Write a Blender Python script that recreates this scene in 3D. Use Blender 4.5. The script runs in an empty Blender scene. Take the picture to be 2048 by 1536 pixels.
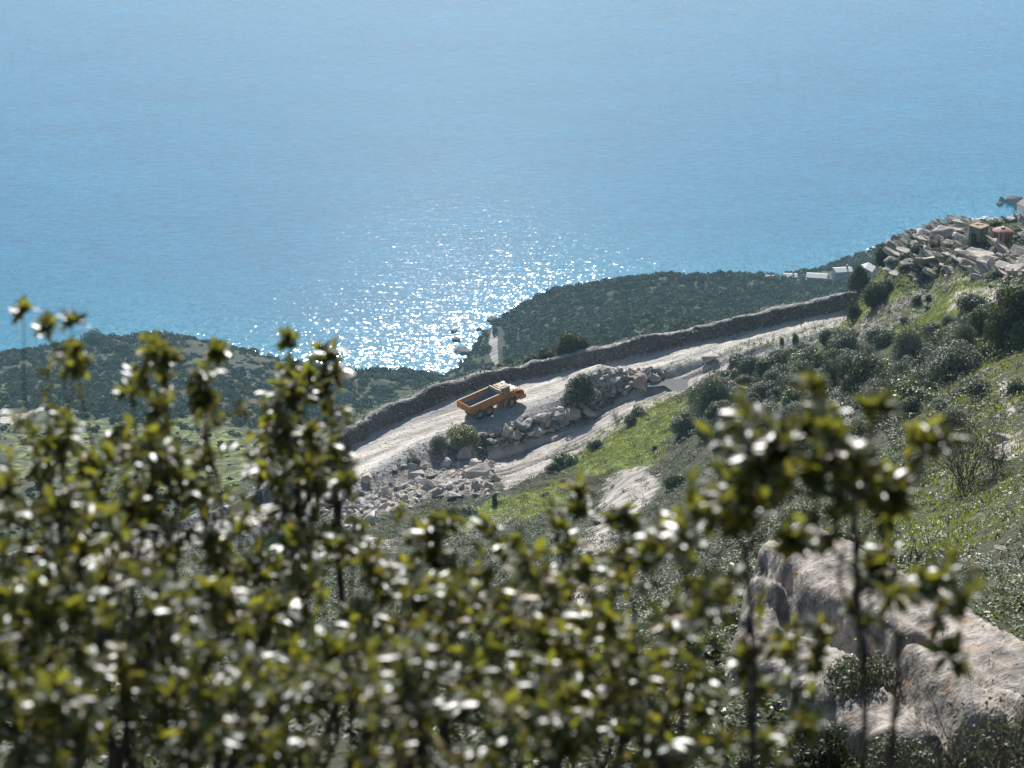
import bpy, bmesh, math, random
import numpy as np
from mathutils import Vector, Matrix

# ------------------------------------------------------------------ camera, sky, sun, exposure
scene = bpy.context.scene
C = scene.collection
CAMZ, PITCH, F = 420.0, math.radians(23.6), 4435.0      # F: focal length in pixels of a 2048 px wide frame
cam_d = bpy.data.cameras.new('camera')
cam = bpy.data.objects.new('camera', cam_d); C.objects.link(cam)
cam.location = (0, 0, CAMZ); cam.rotation_euler = (math.pi/2 - PITCH, 0, 0)
cam_d.sensor_width = 36; cam_d.lens = 36*F/2048
cam_d.clip_start = 0.1; cam_d.clip_end = 40000
cam_d.dof.use_dof = True; cam_d.dof.focus_distance = 300; cam_d.dof.aperture_fstop = 5.8
cam_d.dof.aperture_blades = 9
scene.camera = cam

SUN_EL, SUN_AZ = math.radians(30.6), math.radians(-1.6)  # azimuth measured from the view direction, negative = left
w = bpy.data.worlds.new('World'); scene.world = w; w.use_nodes = True
nt = w.node_tree; nt.nodes.clear()
sky = nt.nodes.new('ShaderNodeTexSky'); sky.sky_type = 'NISHITA'; sky.sun_disc = False
sky.sun_elevation = SUN_EL; sky.sun_rotation = SUN_AZ; sky.altitude = 400
sky.air_density = 1.0; sky.dust_density = 0.9; sky.ozone_density = 1.2
bg = nt.nodes.new('ShaderNodeBackground'); bg.inputs['Strength'].default_value = 0.072
ow = nt.nodes.new('ShaderNodeOutputWorld')
nt.links.new(sky.outputs[0], bg.inputs[0]); nt.links.new(bg.outputs[0], ow.inputs[0])
sd = bpy.data.lights.new('sun', 'SUN'); sd.energy = 5.0; sd.angle = math.radians(0.5); sd.color = (1.0, 0.985, 0.96)
sun = bpy.data.objects.new('sun', sd); C.objects.link(sun)
sdir = Vector((math.sin(SUN_AZ)*math.cos(SUN_EL), math.cos(SUN_AZ)*math.cos(SUN_EL), math.sin(SUN_EL)))
sun.rotation_euler = sdir.to_track_quat('Z', 'Y').to_euler(); sun.location = (0, 0, 900)
scene.view_settings.view_transform = 'Standard'; scene.view_settings.look = 'None'
scene.view_settings.exposure = 0.80; scene.view_settings.gamma = 1
scene.cycles.max_bounces = 6; scene.cycles.diffuse_bounces = 2; scene.cycles.glossy_bounces = 2
scene.cycles.transmission_bounces = 4; scene.cycles.volume_bounces = 0; scene.cycles.transparent_max_bounces = 6
scene.cycles.use_denoising = True; scene.cycles.sample_clamp_indirect = 4

rng = np.random.default_rng(7); random.seed(7)
# ------------------------------------------------------------------ numbers
CP, SP = math.cos(PITCH), math.sin(PITCH)
def ray(u, v):
    a, b = (u-1024)/F, (768-v)/F
    d = np.array([a, CP + b*SP, -SP + b*CP]); return d/np.linalg.norm(d)
def at_z(u, v, z):
    d = ray(u, v); return np.array([0, 0, CAMZ]) + d*((z-CAMZ)/d[2])
def at_D(u, v, D): return np.array([0, 0, CAMZ]) + ray(u, v)*D
def hash2(ix, iy, s):
    n = (ix.astype(np.int64)*374761393 + iy.astype(np.int64)*668265263 + s*1442695041) & 0xffffffff
    n = ((n ^ (n >> 13))*1274126177) & 0xffffffff
    return ((n ^ (n >> 16)) & 0xffff)/65535.0
def vnoise(x, y, s=0):
    ix, iy = np.floor(x), np.floor(y); fx, fy = x-ix, y-iy
    fx = fx*fx*(3-2*fx); fy = fy*fy*(3-2*fy)
    a, b = hash2(ix, iy, s), hash2(ix+1, iy, s); c, d = hash2(ix, iy+1, s), hash2(ix+1, iy+1, s)
    return (a*(1-fx)+b*fx)*(1-fy) + (c*(1-fx)+d*fx)*fy*1.0
def fbm(x, y, s=0, o=4):
    t, a, n = 0, 1, 0
    for k in range(o):
        t = t + a*(vnoise(x*2**k+17.3*k, y*2**k-9.1*k, s+k)-0.5); n += a; a *= 0.5
    return t/n*2
def vnoise3(p, s=0):
    return (vnoise(p[:, 0]+p[:, 2]*0.71, p[:, 1]-p[:, 2]*0.53, s) + vnoise(p[:, 1]+31.7, p[:, 2]+p[:, 0]*0.37, s+5) + vnoise(p[:, 2]-7.7, p[:, 0]-p[:, 1]*0.41, s+9))/1.5-1
def smooth(t): t = np.clip(t, 0, 1); return t*t*(3-2*t)

# ------------------------------------------------------------------ mesh and object helpers
def mesh_np(name, V, Fc, mat=None, smooth_=False):
    """V (n,3), Fc (m,k) with constant k"""
    V = np.asarray(V, np.float32); Fc = np.asarray(Fc, np.int32)
    me = bpy.data.meshes.new(name)
    me.vertices.add(len(V)); me.vertices.foreach_set('co', V.ravel())
    m, k = Fc.shape
    me.loops.add(m*k); me.loops.foreach_set('vertex_index', Fc.ravel())
    me.polygons.add(m); me.polygons.foreach_set('loop_start', np.arange(0, m*k, k, dtype=np.int32))
    me.polygons.foreach_set('loop_total', np.full(m, k, np.int32))
    me.polygons.foreach_set('use_smooth', np.full(m, smooth_, bool))
    me.update(calc_edges=True); me.validate()
    if mat: me.materials.append(mat)
    return me
def link(name, me, parent=None, loc=(0, 0, 0), rot=(0, 0, 0), sc=(1, 1, 1)):
    o = bpy.data.objects.new(name, me); C.objects.link(o)
    o.location = [float(c) for c in loc]; o.rotation_euler = rot
    o.scale = [float(c) for c in sc] if hasattr(sc, '__len__') else (sc, sc, sc)
    if parent: o.parent = parent
    return o
def tag(o, label=None, cat=None, group=None, kind=None):
    if label: o['label'] = label
    if cat: o['category'] = cat
    if group: o['group'] = group
    if kind: o['kind'] = kind
    return o
def thing(name, label, cat, loc=(0, 0, 0), rz=0, group=None, rot=None, sc=(1, 1, 1)):
    return tag(link(name, None, None, loc, rot or (0, 0, rz), sc), label, cat, group)
def bm_obj(name, bm, mat, parent=None, smooth_=False):
    me = bpy.data.meshes.new(name); bmesh.ops.recalc_face_normals(bm, faces=bm.faces)
    bm.to_mesh(me); bm.free()
    if smooth_:
        for p in me.polygons: p.use_smooth = True
    me.materials.append(mat); return link(name, me, parent)
def box(bm, x0, x1, y0, y1, z0, z1, bev=0.0, rot=None, org=None):
    g = bmesh.ops.create_cube(bm, size=1)['verts']
    for v in g: v.co = Vector(((x0+x1)/2+v.co.x*(x1-x0), (y0+y1)/2+v.co.y*(y1-y0), (z0+z1)/2+v.co.z*(z1-z0)))
    if rot is not None:
        bmesh.ops.rotate(bm, verts=g, cent=org or ((x0+x1)/2, (y0+y1)/2, (z0+z1)/2), matrix=rot)
    if bev:
        ed = list({e for v in g for e in v.link_edges})
        bmesh.ops.bevel(bm, geom=ed, offset=bev, segments=2, affect='EDGES', profile=0.6)
def prism(bm, poly, y0, y1, bev=0.0):
    """poly: (x,z) outline, extruded in y"""
    n = len(poly)
    a = [bm.verts.new((x, y0, z)) for x, z in poly]; b = [bm.verts.new((x, y1, z)) for x, z in poly]
    fs = [bm.faces.new(a), bm.faces.new(b[::-1])]
    for i in range(n): fs.append(bm.faces.new((a[i], b[i], b[(i+1) % n], a[(i+1) % n])))
    if bev:
        ed = list({e for f in fs for e in f.edges})
        bmesh.ops.bevel(bm, geom=ed, offset=bev, segments=2, affect='EDGES')
def cyl(bm, p0, p1, r0, r1=None, seg=16, caps=True):
    p0, p1 = Vector(p0), Vector(p1); r1 = r0 if r1 is None else r1
    q = (p1-p0).to_track_quat('Z', 'Y')
    A = [bm.verts.new(p0 + q @ Vector((r0*math.cos(t*2*math.pi/seg), r0*math.sin(t*2*math.pi/seg), 0))) for t in range(seg)]
    B = [bm.verts.new(p1 + q @ Vector((r1*math.cos(t*2*math.pi/seg), r1*math.sin(t*2*math.pi/seg), 0))) for t in range(seg)]
    for i in range(seg): bm.faces.new((A[i], A[(i+1) % seg], B[(i+1) % seg], B[i]))
    if caps: bm.faces.new(A[::-1]); bm.faces.new(B)
def lathe(bm, prof, axis='Y', seg=32, org=(0, 0, 0)):
    """prof: list of (radius, along)"""
    rings = []
    for r, a in prof:
        ring = []
        for k in range(seg):
            t = 2*math.pi*k/seg; c, s = r*math.cos(t), r*math.sin(t)
            co = (c, a, s) if axis == 'Y' else (c, s, a)
            ring.append(bm.verts.new(Vector(co)+Vector(org)))
        rings.append(ring)
    for A, B in zip(rings, rings[1:]):
        for k in range(seg): bm.faces.new((A[k], A[(k+1) % seg], B[(k+1) % seg], B[k]))
def tubes(paths, seg=4):
    """paths: list of (points (n,3), radii (n)) -> V,F quads (numpy)"""
    Vs, Fs, off = [], [], 0
    ang = np.arange(seg)*2*np.pi/seg
    for P, R in paths:
        P = np.asarray(P, float); R = np.asarray(R, float); n = len(P)
        T = np.gradient(P, axis=0); T /= np.linalg.norm(T, axis=1)[:, None]+1e-9
        ref = np.where(np.abs(T[:, 2:3]) > 0.9, np.array([[1., 0, 0]]), np.array([[0, 0, 1.]]))
        A = np.cross(T, ref); A /= np.linalg.norm(A, axis=1)[:, None]+1e-9; B = np.cross(T, A)
        V = P[:, None, :] + R[:, None, None]*(np.cos(ang)[None, :, None]*A[:, None, :] + np.sin(ang)[None, :, None]*B[:, None, :])
        Vs.append(V.reshape(-1, 3))
        i = np.arange(n-1)[:, None]*seg; k = np.arange(seg)[None, :]; k2 = (k+1) % seg
        Fs.append(np.stack([i+k, i+k2, i+seg+k2, i+seg+k], -1).reshape(-1, 4)+off); off += n*seg
    return np.concatenate(Vs), np.concatenate(Fs)

# ------------------------------------------------------------------ materials
class NT:
    def __init__(s, name):
        s.m = bpy.data.materials.new(name); s.m.use_nodes = True; s.t = s.m.node_tree; s.t.nodes.clear()
        s.out = s.n('ShaderNodeOutputMaterial')
    def n(s, ty, **kw):
        o = s.t.nodes.new(ty)
        for k, v in kw.items(): setattr(o, k, v)
        return o
    def l(s, a, b): s.t.links.new(a, b)
    def set(s, node, key, val):
        if hasattr(val, 'is_linked') or hasattr(val, 'links'): s.l(val, node.inputs[key])
        elif isinstance(val, tuple) and len(val) == 3 and node.inputs[key].type == 'RGBA': node.inputs[key].default_value = (*val, 1)
        else: node.inputs[key].default_value = val
    def pos(s): return s.n('ShaderNodeNewGeometry').outputs['Position']
    def obj(s): return s.n('ShaderNodeTexCoord').outputs['Object']
    def noise(s, vec, scale, detail=4, rough=0.55, dist=0.0, stretch=None):
        if stretch:
            mp = s.n('ShaderNodeMapping'); s.l(vec, mp.inputs[0])
            mp.inputs['Scale'].default_value = stretch[0]; mp.inputs['Rotation'].default_value = stretch[1]; vec = mp.outputs[0]
        nn = s.n('ShaderNodeTexNoise'); s.l(vec, nn.inputs['Vector']); nn.inputs['Scale'].default_value = scale
        nn.inputs['Detail'].default_value = detail; nn.inputs['Roughness'].default_value = rough; nn.inputs['Distortion'].default_value = dist
        return nn.outputs[0]
    def ramp(s, f, stops):
        r = s.n('ShaderNodeValToRGB'); s.l(f, r.inputs[0])
        while len(r.color_ramp.elements) < len(stops): r.color_ramp.elements.new(0.5)
        for e, (p, c) in zip(r.color_ramp.elements, stops):
            e.position = p; e.color = (*c, 1) if isinstance(c, tuple) else (c, c, c, 1)
        return r.outputs[0]
    def mix(s, f, a, b, mode='MIX'):
        m = s.n('ShaderNodeMix', data_type='RGBA', blend_type=mode)
        for k, v in ((0, f), (6, a), (7, b)):
            if isinstance(v, tuple): m.inputs[k].default_value = (*v, 1)
            elif isinstance(v, (int, float)): m.inputs[k].default_value = v if k == 0 else (v, v, v, 1)
            else: s.l(v, m.inputs[k])
        return m.outputs[2]
    def math(s, op, a, b=0.0, c=None, clamp=False):
        m = s.n('ShaderNodeMath', operation=op, use_clamp=clamp)
        for k, v in ((0, a), (1, b), (2, c)):
            if v is None: continue
            if isinstance(v, (int, float)): m.inputs[k].default_value = v
            else: s.l(v, m.inputs[k])
        return m.outputs[0]
    def bump(s, h, strength=0.5, dist=0.1, normal=None):
        b = s.n('ShaderNodeBump'); s.l(h, b.inputs['Height']); b.inputs['Strength'].default_value = strength; b.inputs['Distance'].default_value = dist
        if normal: s.l(normal, b.inputs['Normal'])
        return b.outputs[0]
    def bsdf(s, color=(0.5, 0.5, 0.5), rough=0.8, normal=None, spec=0.3, metal=0.0, **kw):
        p = s.n('ShaderNodeBsdfPrincipled'); s.set(p, 'Base Color', color); s.set(p, 'Roughness', rough)
        p.inputs['Specular IOR Level'].default_value = spec; p.inputs['Metallic'].default_value = metal
        if normal: s.l(normal, p.inputs['Normal'])
        for k, v in kw.items(): s.set(p, k, v)
        return p.outputs[0]
    def end(s, sh): s.l(sh, s.out.inputs['Surface']); return s.m
ONES = ['', 'first', 'second', 'third', 'fourth', 'fifth', 'sixth', 'seventh', 'eighth', 'ninth', 'tenth', 'eleventh', 'twelfth', 'thirteenth', 'fourteenth', 'fifteenth', 'sixteenth', 'seventeenth', 'eighteenth', 'nineteenth']
def ordinal(n):
    if n < 20: return ONES[n]
    t_, o_ = divmod(n, 10); return ['twenty', 'thirty', 'forty', 'fifty', 'sixty', 'seventy'][t_-2]+'-'+ONES[o_] if o_ else ['twentieth', 'thirtieth', 'fortieth', 'fiftieth', 'sixtieth', 'seventieth'][t_-2]
def uv(p):
    x, y, z = p[0], p[1], p[2]-CAMZ; d = y*CP-z*SP; return 1024+F*x/d, 768-F*(y*SP+z*CP)/d
def number_off(objs):
    """objects whose labels are alike are told apart by their order from the left"""
    by = {}
    for o in objs: by.setdefault(o['label'], []).append(o)
    for lab, os_ in by.items():
        if len(os_) > 1 and len(os_) <= 79:
            for k, o in enumerate(sorted(os_, key=lambda o: uv(o.location)[0])): o['label'] = lab+', '+ordinal(k+1)+' from the left'
def nearest_place(p, places):
    a = uv(p); return min(places, key=lambda q: (q[0]-a[0])**2+((q[1]-a[1])*1.6)**2)[2]
def rand_obj(t): return t.n('ShaderNodeObjectInfo').outputs['Random']

def leaf_mat(name, c1, c2, c3=None, trans=0.35, tcol=(0.25, 0.3, 0.04), rough=0.45, spec=0.4, tint=None):
    t = NT(name); isl = t.n('ShaderNodeNewGeometry').outputs['Random Per Island']
    stops = [(0.0, c1), (0.75, c2)] + ([(0.97, c3)] if c3 else [])
    col = t.ramp(isl, stops)
    ro = t.ramp(rand_obj(t), [(0, (0.78, 0.8, 0.85)), (0.5, (1.0, 1.0, 1.0)), (1, (1.25, 1.15, 0.95))])
    col = t.mix(1.0, col, ro, 'MULTIPLY')
    if tint:
        at = t.n('ShaderNodeAttribute', attribute_name=tint); col = t.mix(1.0, col, at.outputs['Color'], 'MULTIPLY')
    p = t.bsdf(col, rough, spec=spec)
    tr = t.n('ShaderNodeBsdfTranslucent'); t.l(t.mix(0.5, col, tcol), tr.inputs[0])
    m = t.n('ShaderNodeMixShader'); m.inputs[0].default_value = trans; t.l(p, m.inputs[1]); t.l(tr.outputs[0], m.inputs[2])
    return t.end(m.outputs[0])
M = {}
M['leaf_dark'] = leaf_mat('leaf_dark', (0.016, 0.026, 0.012), (0.05, 0.068, 0.026), (0.14, 0.15, 0.06), 0.22, (0.10, 0.13, 0.02), 0.55, 0.3)
M['leaf_grey'] = leaf_mat('leaf_grey', (0.05, 0.066, 0.042), (0.12, 0.14, 0.09), (0.26, 0.27, 0.18), 0.22, (0.14, 0.16, 0.06), 0.55, 0.35)
M['leaf_bright'] = leaf_mat('leaf_bright', (0.045, 0.06, 0.018), (0.15, 0.17, 0.05), (0.34, 0.27, 0.07), 0.35, (0.3, 0.28, 0.05))
M['leaf_green'] = leaf_mat('leaf_green', (0.03, 0.05, 0.014), (0.08, 0.12, 0.03), (0.16, 0.18, 0.05), 0.3, (0.2, 0.28, 0.04))
M['leaf_far'] = leaf_mat('leaf_far', (0.014, 0.028, 0.012), (0.040, 0.066, 0.026), (0.08, 0.11, 0.05), 0.12, (0.1, 0.14, 0.03), 0.8, 0.1)
M['leaf_fg'] = leaf_mat('leaf_foreground', (0.014, 0.030, 0.011), (0.055, 0.082, 0.019), (0.20, 0.12, 0.015), 0.36, (0.58, 0.56, 0.05), 0.40, 0.7)
def simple_noise_mat(name, stops, scale, rough=0.85, bump=0.4, bdist=0.02, detail=5, obj=True, spec=0.2, vary=None):
    t = NT(name); v = t.obj() if obj else t.pos(); f = t.noise(v, scale, detail)
    col = t.ramp(f, stops)
    if vary: col = t.mix(1.0, col, t.ramp(rand_obj(t), vary), 'MULTIPLY')
    return t.end(t.bsdf(col, rough, t.bump(f, bump, bdist), spec))
M['bark'] = simple_noise_mat('bark', [(0.3, (0.03, 0.024, 0.02)), (0.7, (0.1, 0.085, 0.07))], 8)
M['twig'] = simple_noise_mat('twig', [(0.3, (0.07, 0.052, 0.05)), (0.7, (0.2, 0.165, 0.15))], 3)
M['twig_fg'] = simple_noise_mat('twig_foreground', [(0.3, (0.025, 0.018, 0.014)), (0.7, (0.075, 0.058, 0.045))], 20)
M['dry'] = simple_noise_mat('dry_stem', [(0.3, (0.16, 0.13, 0.08)), (0.7, (0.34, 0.29, 0.19))], 5)
def rock_mat(name, stops, lichen=0.0, scale=0.8, layer=None):
    t = NT(name); o = t.obj(); f = t.noise(o, scale, 8, 0.62); st = t.noise(o, scale*2.2, 6, 0.6, 0.4, layer or ((0.5, 0.6, 5.0), (0.15, 0.1, 0)))
    fine = t.noise(o, scale*14, 4, 0.6)
    h = t.math('ADD', t.math('MULTIPLY', st, 0.8), t.math('MULTIPLY', fine, 0.35))
    col = t.ramp(t.math('MULTIPLY_ADD', st, 0.5, t.math('MULTIPLY', f, 0.5)), stops)
    col = t.mix(1.0, col, t.ramp(fine, [(0.3, 0.7), (0.6, 1.1)]), 'MULTIPLY')
    vary = t.ramp(rand_obj(t), [(0, (0.72, 0.76, 0.82)), (0.3, (1.0, 0.97, 0.92)), (0.55, (1.06, 1.0, 0.92)), (0.8, (0.88, 0.9, 0.92)), (1, (1.25, 1.22, 1.18))])
    col = t.mix(1.0, col, vary, 'MULTIPLY') if not lichen > 0.2 else col
    if lichen:
        ln = t.noise(o, scale*3.2, 8, 0.7); col = t.mix(t.ramp(ln, [(0.60-0.1*lichen, 0.0), (0.68-0.1*lichen, 0.8)]), col, (0.34, 0.17, 0.06))
        l2 = t.noise(o, scale*5.1, 6, 0.7, 1.0); col = t.mix(t.ramp(l2, [(0.6, 0.0), (0.68, 0.8)]), col, (0.10, 0.10, 0.09))
    return t.end(t.bsdf(col, 0.85, t.bump(h, 0.9, 0.12/scale*0.8), 0.25))
def rock_tint(name, k, stops=[(0.3, (0.20, 0.18, 0.165)), (0.5, (0.40, 0.37, 0.34)), (0.68, (0.55, 0.52, 0.48))]):
    return rock_mat(name, [(p, tuple(min(0.75, c*q) for c, q in zip(cc, k))) for p, cc in stops])
ROCKS = [('grey', rock_tint('grey_stone', (0.98, 1.0, 1.03))), ('dark', rock_tint('dark_stone', (0.6, 0.6, 0.62))), ('white', rock_tint('white_stone', (1.6, 1.6, 1.6))),
         ('tan', rock_tint('tan_stone', (1.12, 1.02, 0.9))), ('pinkish', rock_tint('pinkish_stone', (1.08, 0.92, 0.85)))]
M['rock'] = rock_mat('boulder_stone', [(0.3, (0.20, 0.18, 0.165)), (0.5, (0.40, 0.37, 0.34)), (0.68, (0.55, 0.52, 0.48))])
M['slab'] = rock_mat('outcrop_stone', [(0.3, (0.16, 0.145, 0.13)), (0.5, (0.37, 0.335, 0.295)), (0.7, (0.52, 0.475, 0.42))], 0.12, 0.6)
M['bigrock'] = rock_mat('lichen_stone', [(0.36, (0.07, 0.065, 0.065)), (0.48, (0.24, 0.21, 0.18)), (0.64, (0.43, 0.385, 0.33))], 0.24, 1.5, ((0.6, 1.9, 1.6), (0, 0, -0.55)))
M['sea_rock'] = rock_mat('shore_stone', [(0.3, (0.04, 0.036, 0.033)), (0.7, (0.14, 0.125, 0.11))], 0, 0.3)

# ------------------------------------------------------------------ terrain
def rz_D(u, v, D): p = at_D(u, v, D); return math.atan2(p[0], p[1]), math.hypot(p[0], p[1]), p[2]
def rz_z(u, v, z): p = at_z(u, v, z); return math.atan2(p[0], p[1]), math.hypot(p[0], p[1]), p[2]
cps = []
for az in (-0.8, -0.4, -0.2, 0, 0.4, 0.8):
    cps += [(az, 0.8, 418.2), (az, 4, 416.4), (az, 10.2, 413.2)]
for u, v, D in [(0, 1400, 50), (0, 1300, 110), (0, 1200, 200), (0, 1050, 350), (0, 950, 500), (0, 850, 720), (0, 800, 850), (0, 745, 990), (200, 720, 1010),
                (0, 705, 1040), (200, 690, 1050), (300, 1300, 110), (300, 1200, 200), (300, 1030, 380), (300, 950, 500), (300, 850, 700), (300, 750, 950),
                (600, 1300, 105), (600, 1180, 190), (640, 1090, 250), (600, 950, 395), (600, 850, 750), (600, 765, 960), (450, 740, 945), (800, 900, 420), (800, 800, 900),
                (900, 760, 980), (1024, 1400, 45), (1024, 1300, 90), (1024, 1200, 150), (1024, 1120, 205), (1000, 1060, 245), (950, 1015, 272),
                (1250, 950, 263), (1200, 1100, 205), (1300, 900, 275), (1300, 850, 291), (1180, 1000, 262), (1300, 1250, 80), (1350, 1180, 130),
                (1500, 1150, 100), (1600, 1000, 135), (1900, 1000, 96), (1900, 1100, 72), (2048, 1200, 42), (2048, 1000, 78), (2048, 850, 115), (2048, 720, 160),
                (1800, 800, 190), (1930, 700, 212), (1650, 850, 207), (1500, 950, 212), (1400, 1000, 222), (1400, 1100, 172), 
                (1690, 650, 316), (1850, 590, 286), (1760, 700, 268), (1600, 720, 292), (1500, 760, 285), (1900, 640, 257), (2000, 600, 258), (2010, 520, 280), (1850, 525, 291),
                (1800, 478, 303), (1950, 482, 290), (1900, 447, 300), (2048, 436, 302), (2048, 480, 288), (1760, 545, 300),
                (1400, 650, 750), (1400, 635, 880), (1400, 602, 985), (1200, 618, 1005), (1200, 655, 930), (1200, 690, 830), (1080, 640, 1020), (1080, 700, 900), (1000, 735, 985), (1000, 700, 1015), (980, 670, 1035),
                (1600, 640, 910), (1650, 598, 1030), (1560, 580, 1060), (1740, 572, 1090), (1400, 688, 680), (1650, 640, 780)]:
    cps.append(rz_D(u, v, D))
for u, v, z in [(1000, 930, 291.4), (1100, 880, 291.8), (1250, 800, 292.8), (1330, 778, 293.3), (1450, 725, 294.3), (1600, 690, 296.2), (900, 960, 291), (760, 1010, 290), (640, 1050, 289.7),
                (450, 1090, 288.5), (200, 1160, 287.5)]:
    cps.append(rz_z(u, v, z))
for az, r, z in [(0.13, 26, 405.3), (0.13, 17.5, 408.0), (0.13, 10.2, 412.3), (0.22, 26, 405.3), (0.22, 17.5, 408), (0.22, 10.2, 412.3), (0.05, 26, 404.6), (0.05, 17, 408.4), (0.17, 36, 400.8),
                 (0.06, 368, 258), (0.06, 400, 240), (0.12, 375, 256), (0.02, 365, 254), (0.16, 372, 262), (0.25, 345, 272), (0.17, 345, 277), (0.08, 345, 273), (0, 335, 270), (-0.05, 325, 272), (-0.12, 290, 262), (0.0, 420, 240), (0.1, 450, 225), (0.2, 450, 220), (0.28, 450, 215),
                 (0.2, 650, 135), (0.1, 600, 160), (0, 600, 150), (-0.1, 560, 160), (0.25, 900, 60), (0.25, 1150, 15), (0.23, 1220, 7), (0.2, 1050, 32), (-0.4, 1050, 12), (-0.4, 500, 190), (-0.4, 250, 270), (-0.4, 100, 350),
                 (0.45, 100, 378), (0.45, 250, 345), (0.45, 450, 260), (0.45, 1100, 30), (0.8, 300, 360), (-0.8, 300, 240), (0.8, 1100, 40), (-0.8, 1000, 15), (0.085, 1060, 30), (0.04, 1040, 22), (0.1, 1140, 4)]:
    cps.append((az, r, z))
cps = np.array(cps)
def feat(az, r): return np.stack([az*7.0, np.log(r)*1.15], -1)
def tps(d2): return np.where(d2 > 0, 0.5*d2*np.log(np.maximum(d2, 1e-12)), 0)
def slope_base(r): return 418.6 - 135*(1-np.exp(-r/230)) - 0.02*r*0
P_ = feat(cps[:, 0], cps[:, 1]); n_ = len(P_)
K = tps(((P_[:, None]-P_[None])**2).sum(-1)) + np.eye(n_)*0.002
A_ = np.zeros((n_+3, n_+3)); A_[:n_, :n_] = K; A_[:n_, n_] = 1; A_[:n_, n_+1:] = P_; A_[n_:, :n_] = A_[:n_, n_:].T
sol = np.linalg.solve(A_, np.concatenate([cps[:, 2], [0, 0, 0]]))
def base_z(az, r):
    q = feat(az, r); out = sol[n_] + q @ sol[n_+1:]
    for k in range(n_): out = out + sol[k]*tps(((q-P_[k])**2).sum(-1))
    return out

# polar grid round the hilltop: fine where the road and the outcrop lie
azs = np.concatenate([np.linspace(-0.95, -0.27, 40)[:-1], np.linspace(-0.27, 0.27, 330), np.linspace(0.27, 0.95, 40)[1:]])
rs = np.concatenate([np.geomspace(0.6, 60, 110)[:-1], np.linspace(60, 228, 200)[:-1], np.linspace(228, 345, 270)[:-1], np.linspace(345, 1420, 330)])
AZ, RR = np.meshgrid(azs, rs)                    # rows: distance
X, Y = RR*np.sin(AZ), RR*np.cos(AZ)
Zg = np.concatenate([base_z(AZ[i], RR[i])[None] for i in range(len(rs))])
Zg = np.where(RR < 10, np.minimum(Zg, 418.5-0.5*RR+0.15), Zg)

# the haul road
roadL = [(-240, 1245, 288), (70, 1120, 289), (387, 1063, 290.2), (560, 1003, 291.2), (679, 925, 291.8), (729, 878, 292.2), (800, 845, 292.5), (860, 817, 292.7), (960, 775, 293.0), (1050, 758, 293.3), (1232, 724, 294), (1441, 682, 295.2), (1600, 645, 296.4), (1700, 626, 297.2), (1800, 606, 298)]
roadR = [(-240, 1300, 288), (70, 1150, 289), (387, 1090, 290.2), (600, 1023, 291.0), (744, 950, 291.6), (810, 914, 292), (862, 888, 292.3), (960, 860, 292.6), (1050, 818, 293.0), (1133, 783, 293.4), (1303, 734, 294.3), (1435, 706, 295.2), (1540, 681, 295.9), (1640, 655, 296.8), (1760, 632, 298)]
def resample(P, n):
    P = np.asarray(P); s = np.concatenate([[0], np.cumsum(np.linalg.norm(np.diff(P[:, :2], axis=0), axis=1))])
    t = np.linspace(0, s[-1], n); Q = np.stack([np.interp(t, s, P[:, k]) for k in range(P.shape[1])], -1)
    for _ in range(14): Q[1:-1] = (Q[:-2]+Q[1:-1]*2+Q[2:])/4
    return Q
RL = resample([at_z(*p) for p in roadL], 260); RRt = resample([at_z(*p) for p in roadR], 260)
mid = (RL+RRt)/2
tang = np.gradient(mid[:, :2], axis=0); tang /= np.linalg.norm(tang, axis=1)[:, None]
norm = np.stack([-tang[:, 1], tang[:, 0]], -1)      # towards the sea
half = np.clip(np.abs(((RL-RRt)[:, :2]*norm).sum(1))/2, 2.6, 7); 
for _ in range(20): half[1:-1] = (half[:-2]+half[1:-1]+half[2:])/3
slen = np.concatenate([[0], np.cumsum(np.linalg.norm(np.diff(mid[:, :2], axis=0), axis=1))])
zr = mid[:, 2].copy()
for _ in range(30): zr[1:-1] = (zr[:-2]+zr[1:-1]+zr[2:])/3
def road_coords(x, y):
    """signed offset from the middle (positive towards the sea), half width, road level, length along"""
    sh = x.shape; x, y = x.ravel(), y.ravel(); S = np.full(x.shape, 999.); Hw = np.full(x.shape, 4.); Zr = np.zeros(x.shape); L = np.zeros(x.shape)
    for a in range(0, len(x), 20000):
        xa, ya = x[a:a+20000], y[a:a+20000]
        k = ((xa[:, None]-mid[None, :, 0])**2+(ya[:, None]-mid[None, :, 1])**2).argmin(1)
        dx, dy = xa-mid[k, 0], ya-mid[k, 1]
        s = dx*norm[k, 0]+dy*norm[k, 1]; t = dx*tang[k, 0]+dy*tang[k, 1]
        S[a:a+20000] = np.where(np.abs(t) > 3, 999, s); Hw[a:a+20000] = half[k]; Zr[a:a+20000] = zr[k]; L[a:a+20000] = slen[k]+t
    return S.reshape(sh), Hw.reshape(sh), Zr.reshape(sh), L.reshape(sh)
sel = (RR > 190) & (RR < 400)
S_, H_, Z_, L_ = (np.full(X.shape, v) for v in (999., 4., 0., 0.))
a, b, c, d_ = road_coords(X[sel], Y[sel]); S_[sel] = a; H_[sel] = b; Z_[sel] = c; L_[sel] = d_
# natural unevenness
n1 = fbm(X/38, Y/38, 3, 4); n2 = fbm(X/5.5, Y/5.5, 11, 4); n3 = fbm(X/1.6, Y/1.6, 23, 3)
far = smooth((RR-345)/150)
Zn = Zg + n1*(1.0+4.5*far)*smooth((RR-8)/80) + n2*(0.55+1.2*far)*smooth((RR-2)/30) + n3*0.16*(1-far)*smooth(RR/20)
u_road = 1024+F*X/np.maximum(Y*CP+(CAMZ-Z_)*SP, 1)   # how far along the frame each stretch of berm lies
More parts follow.
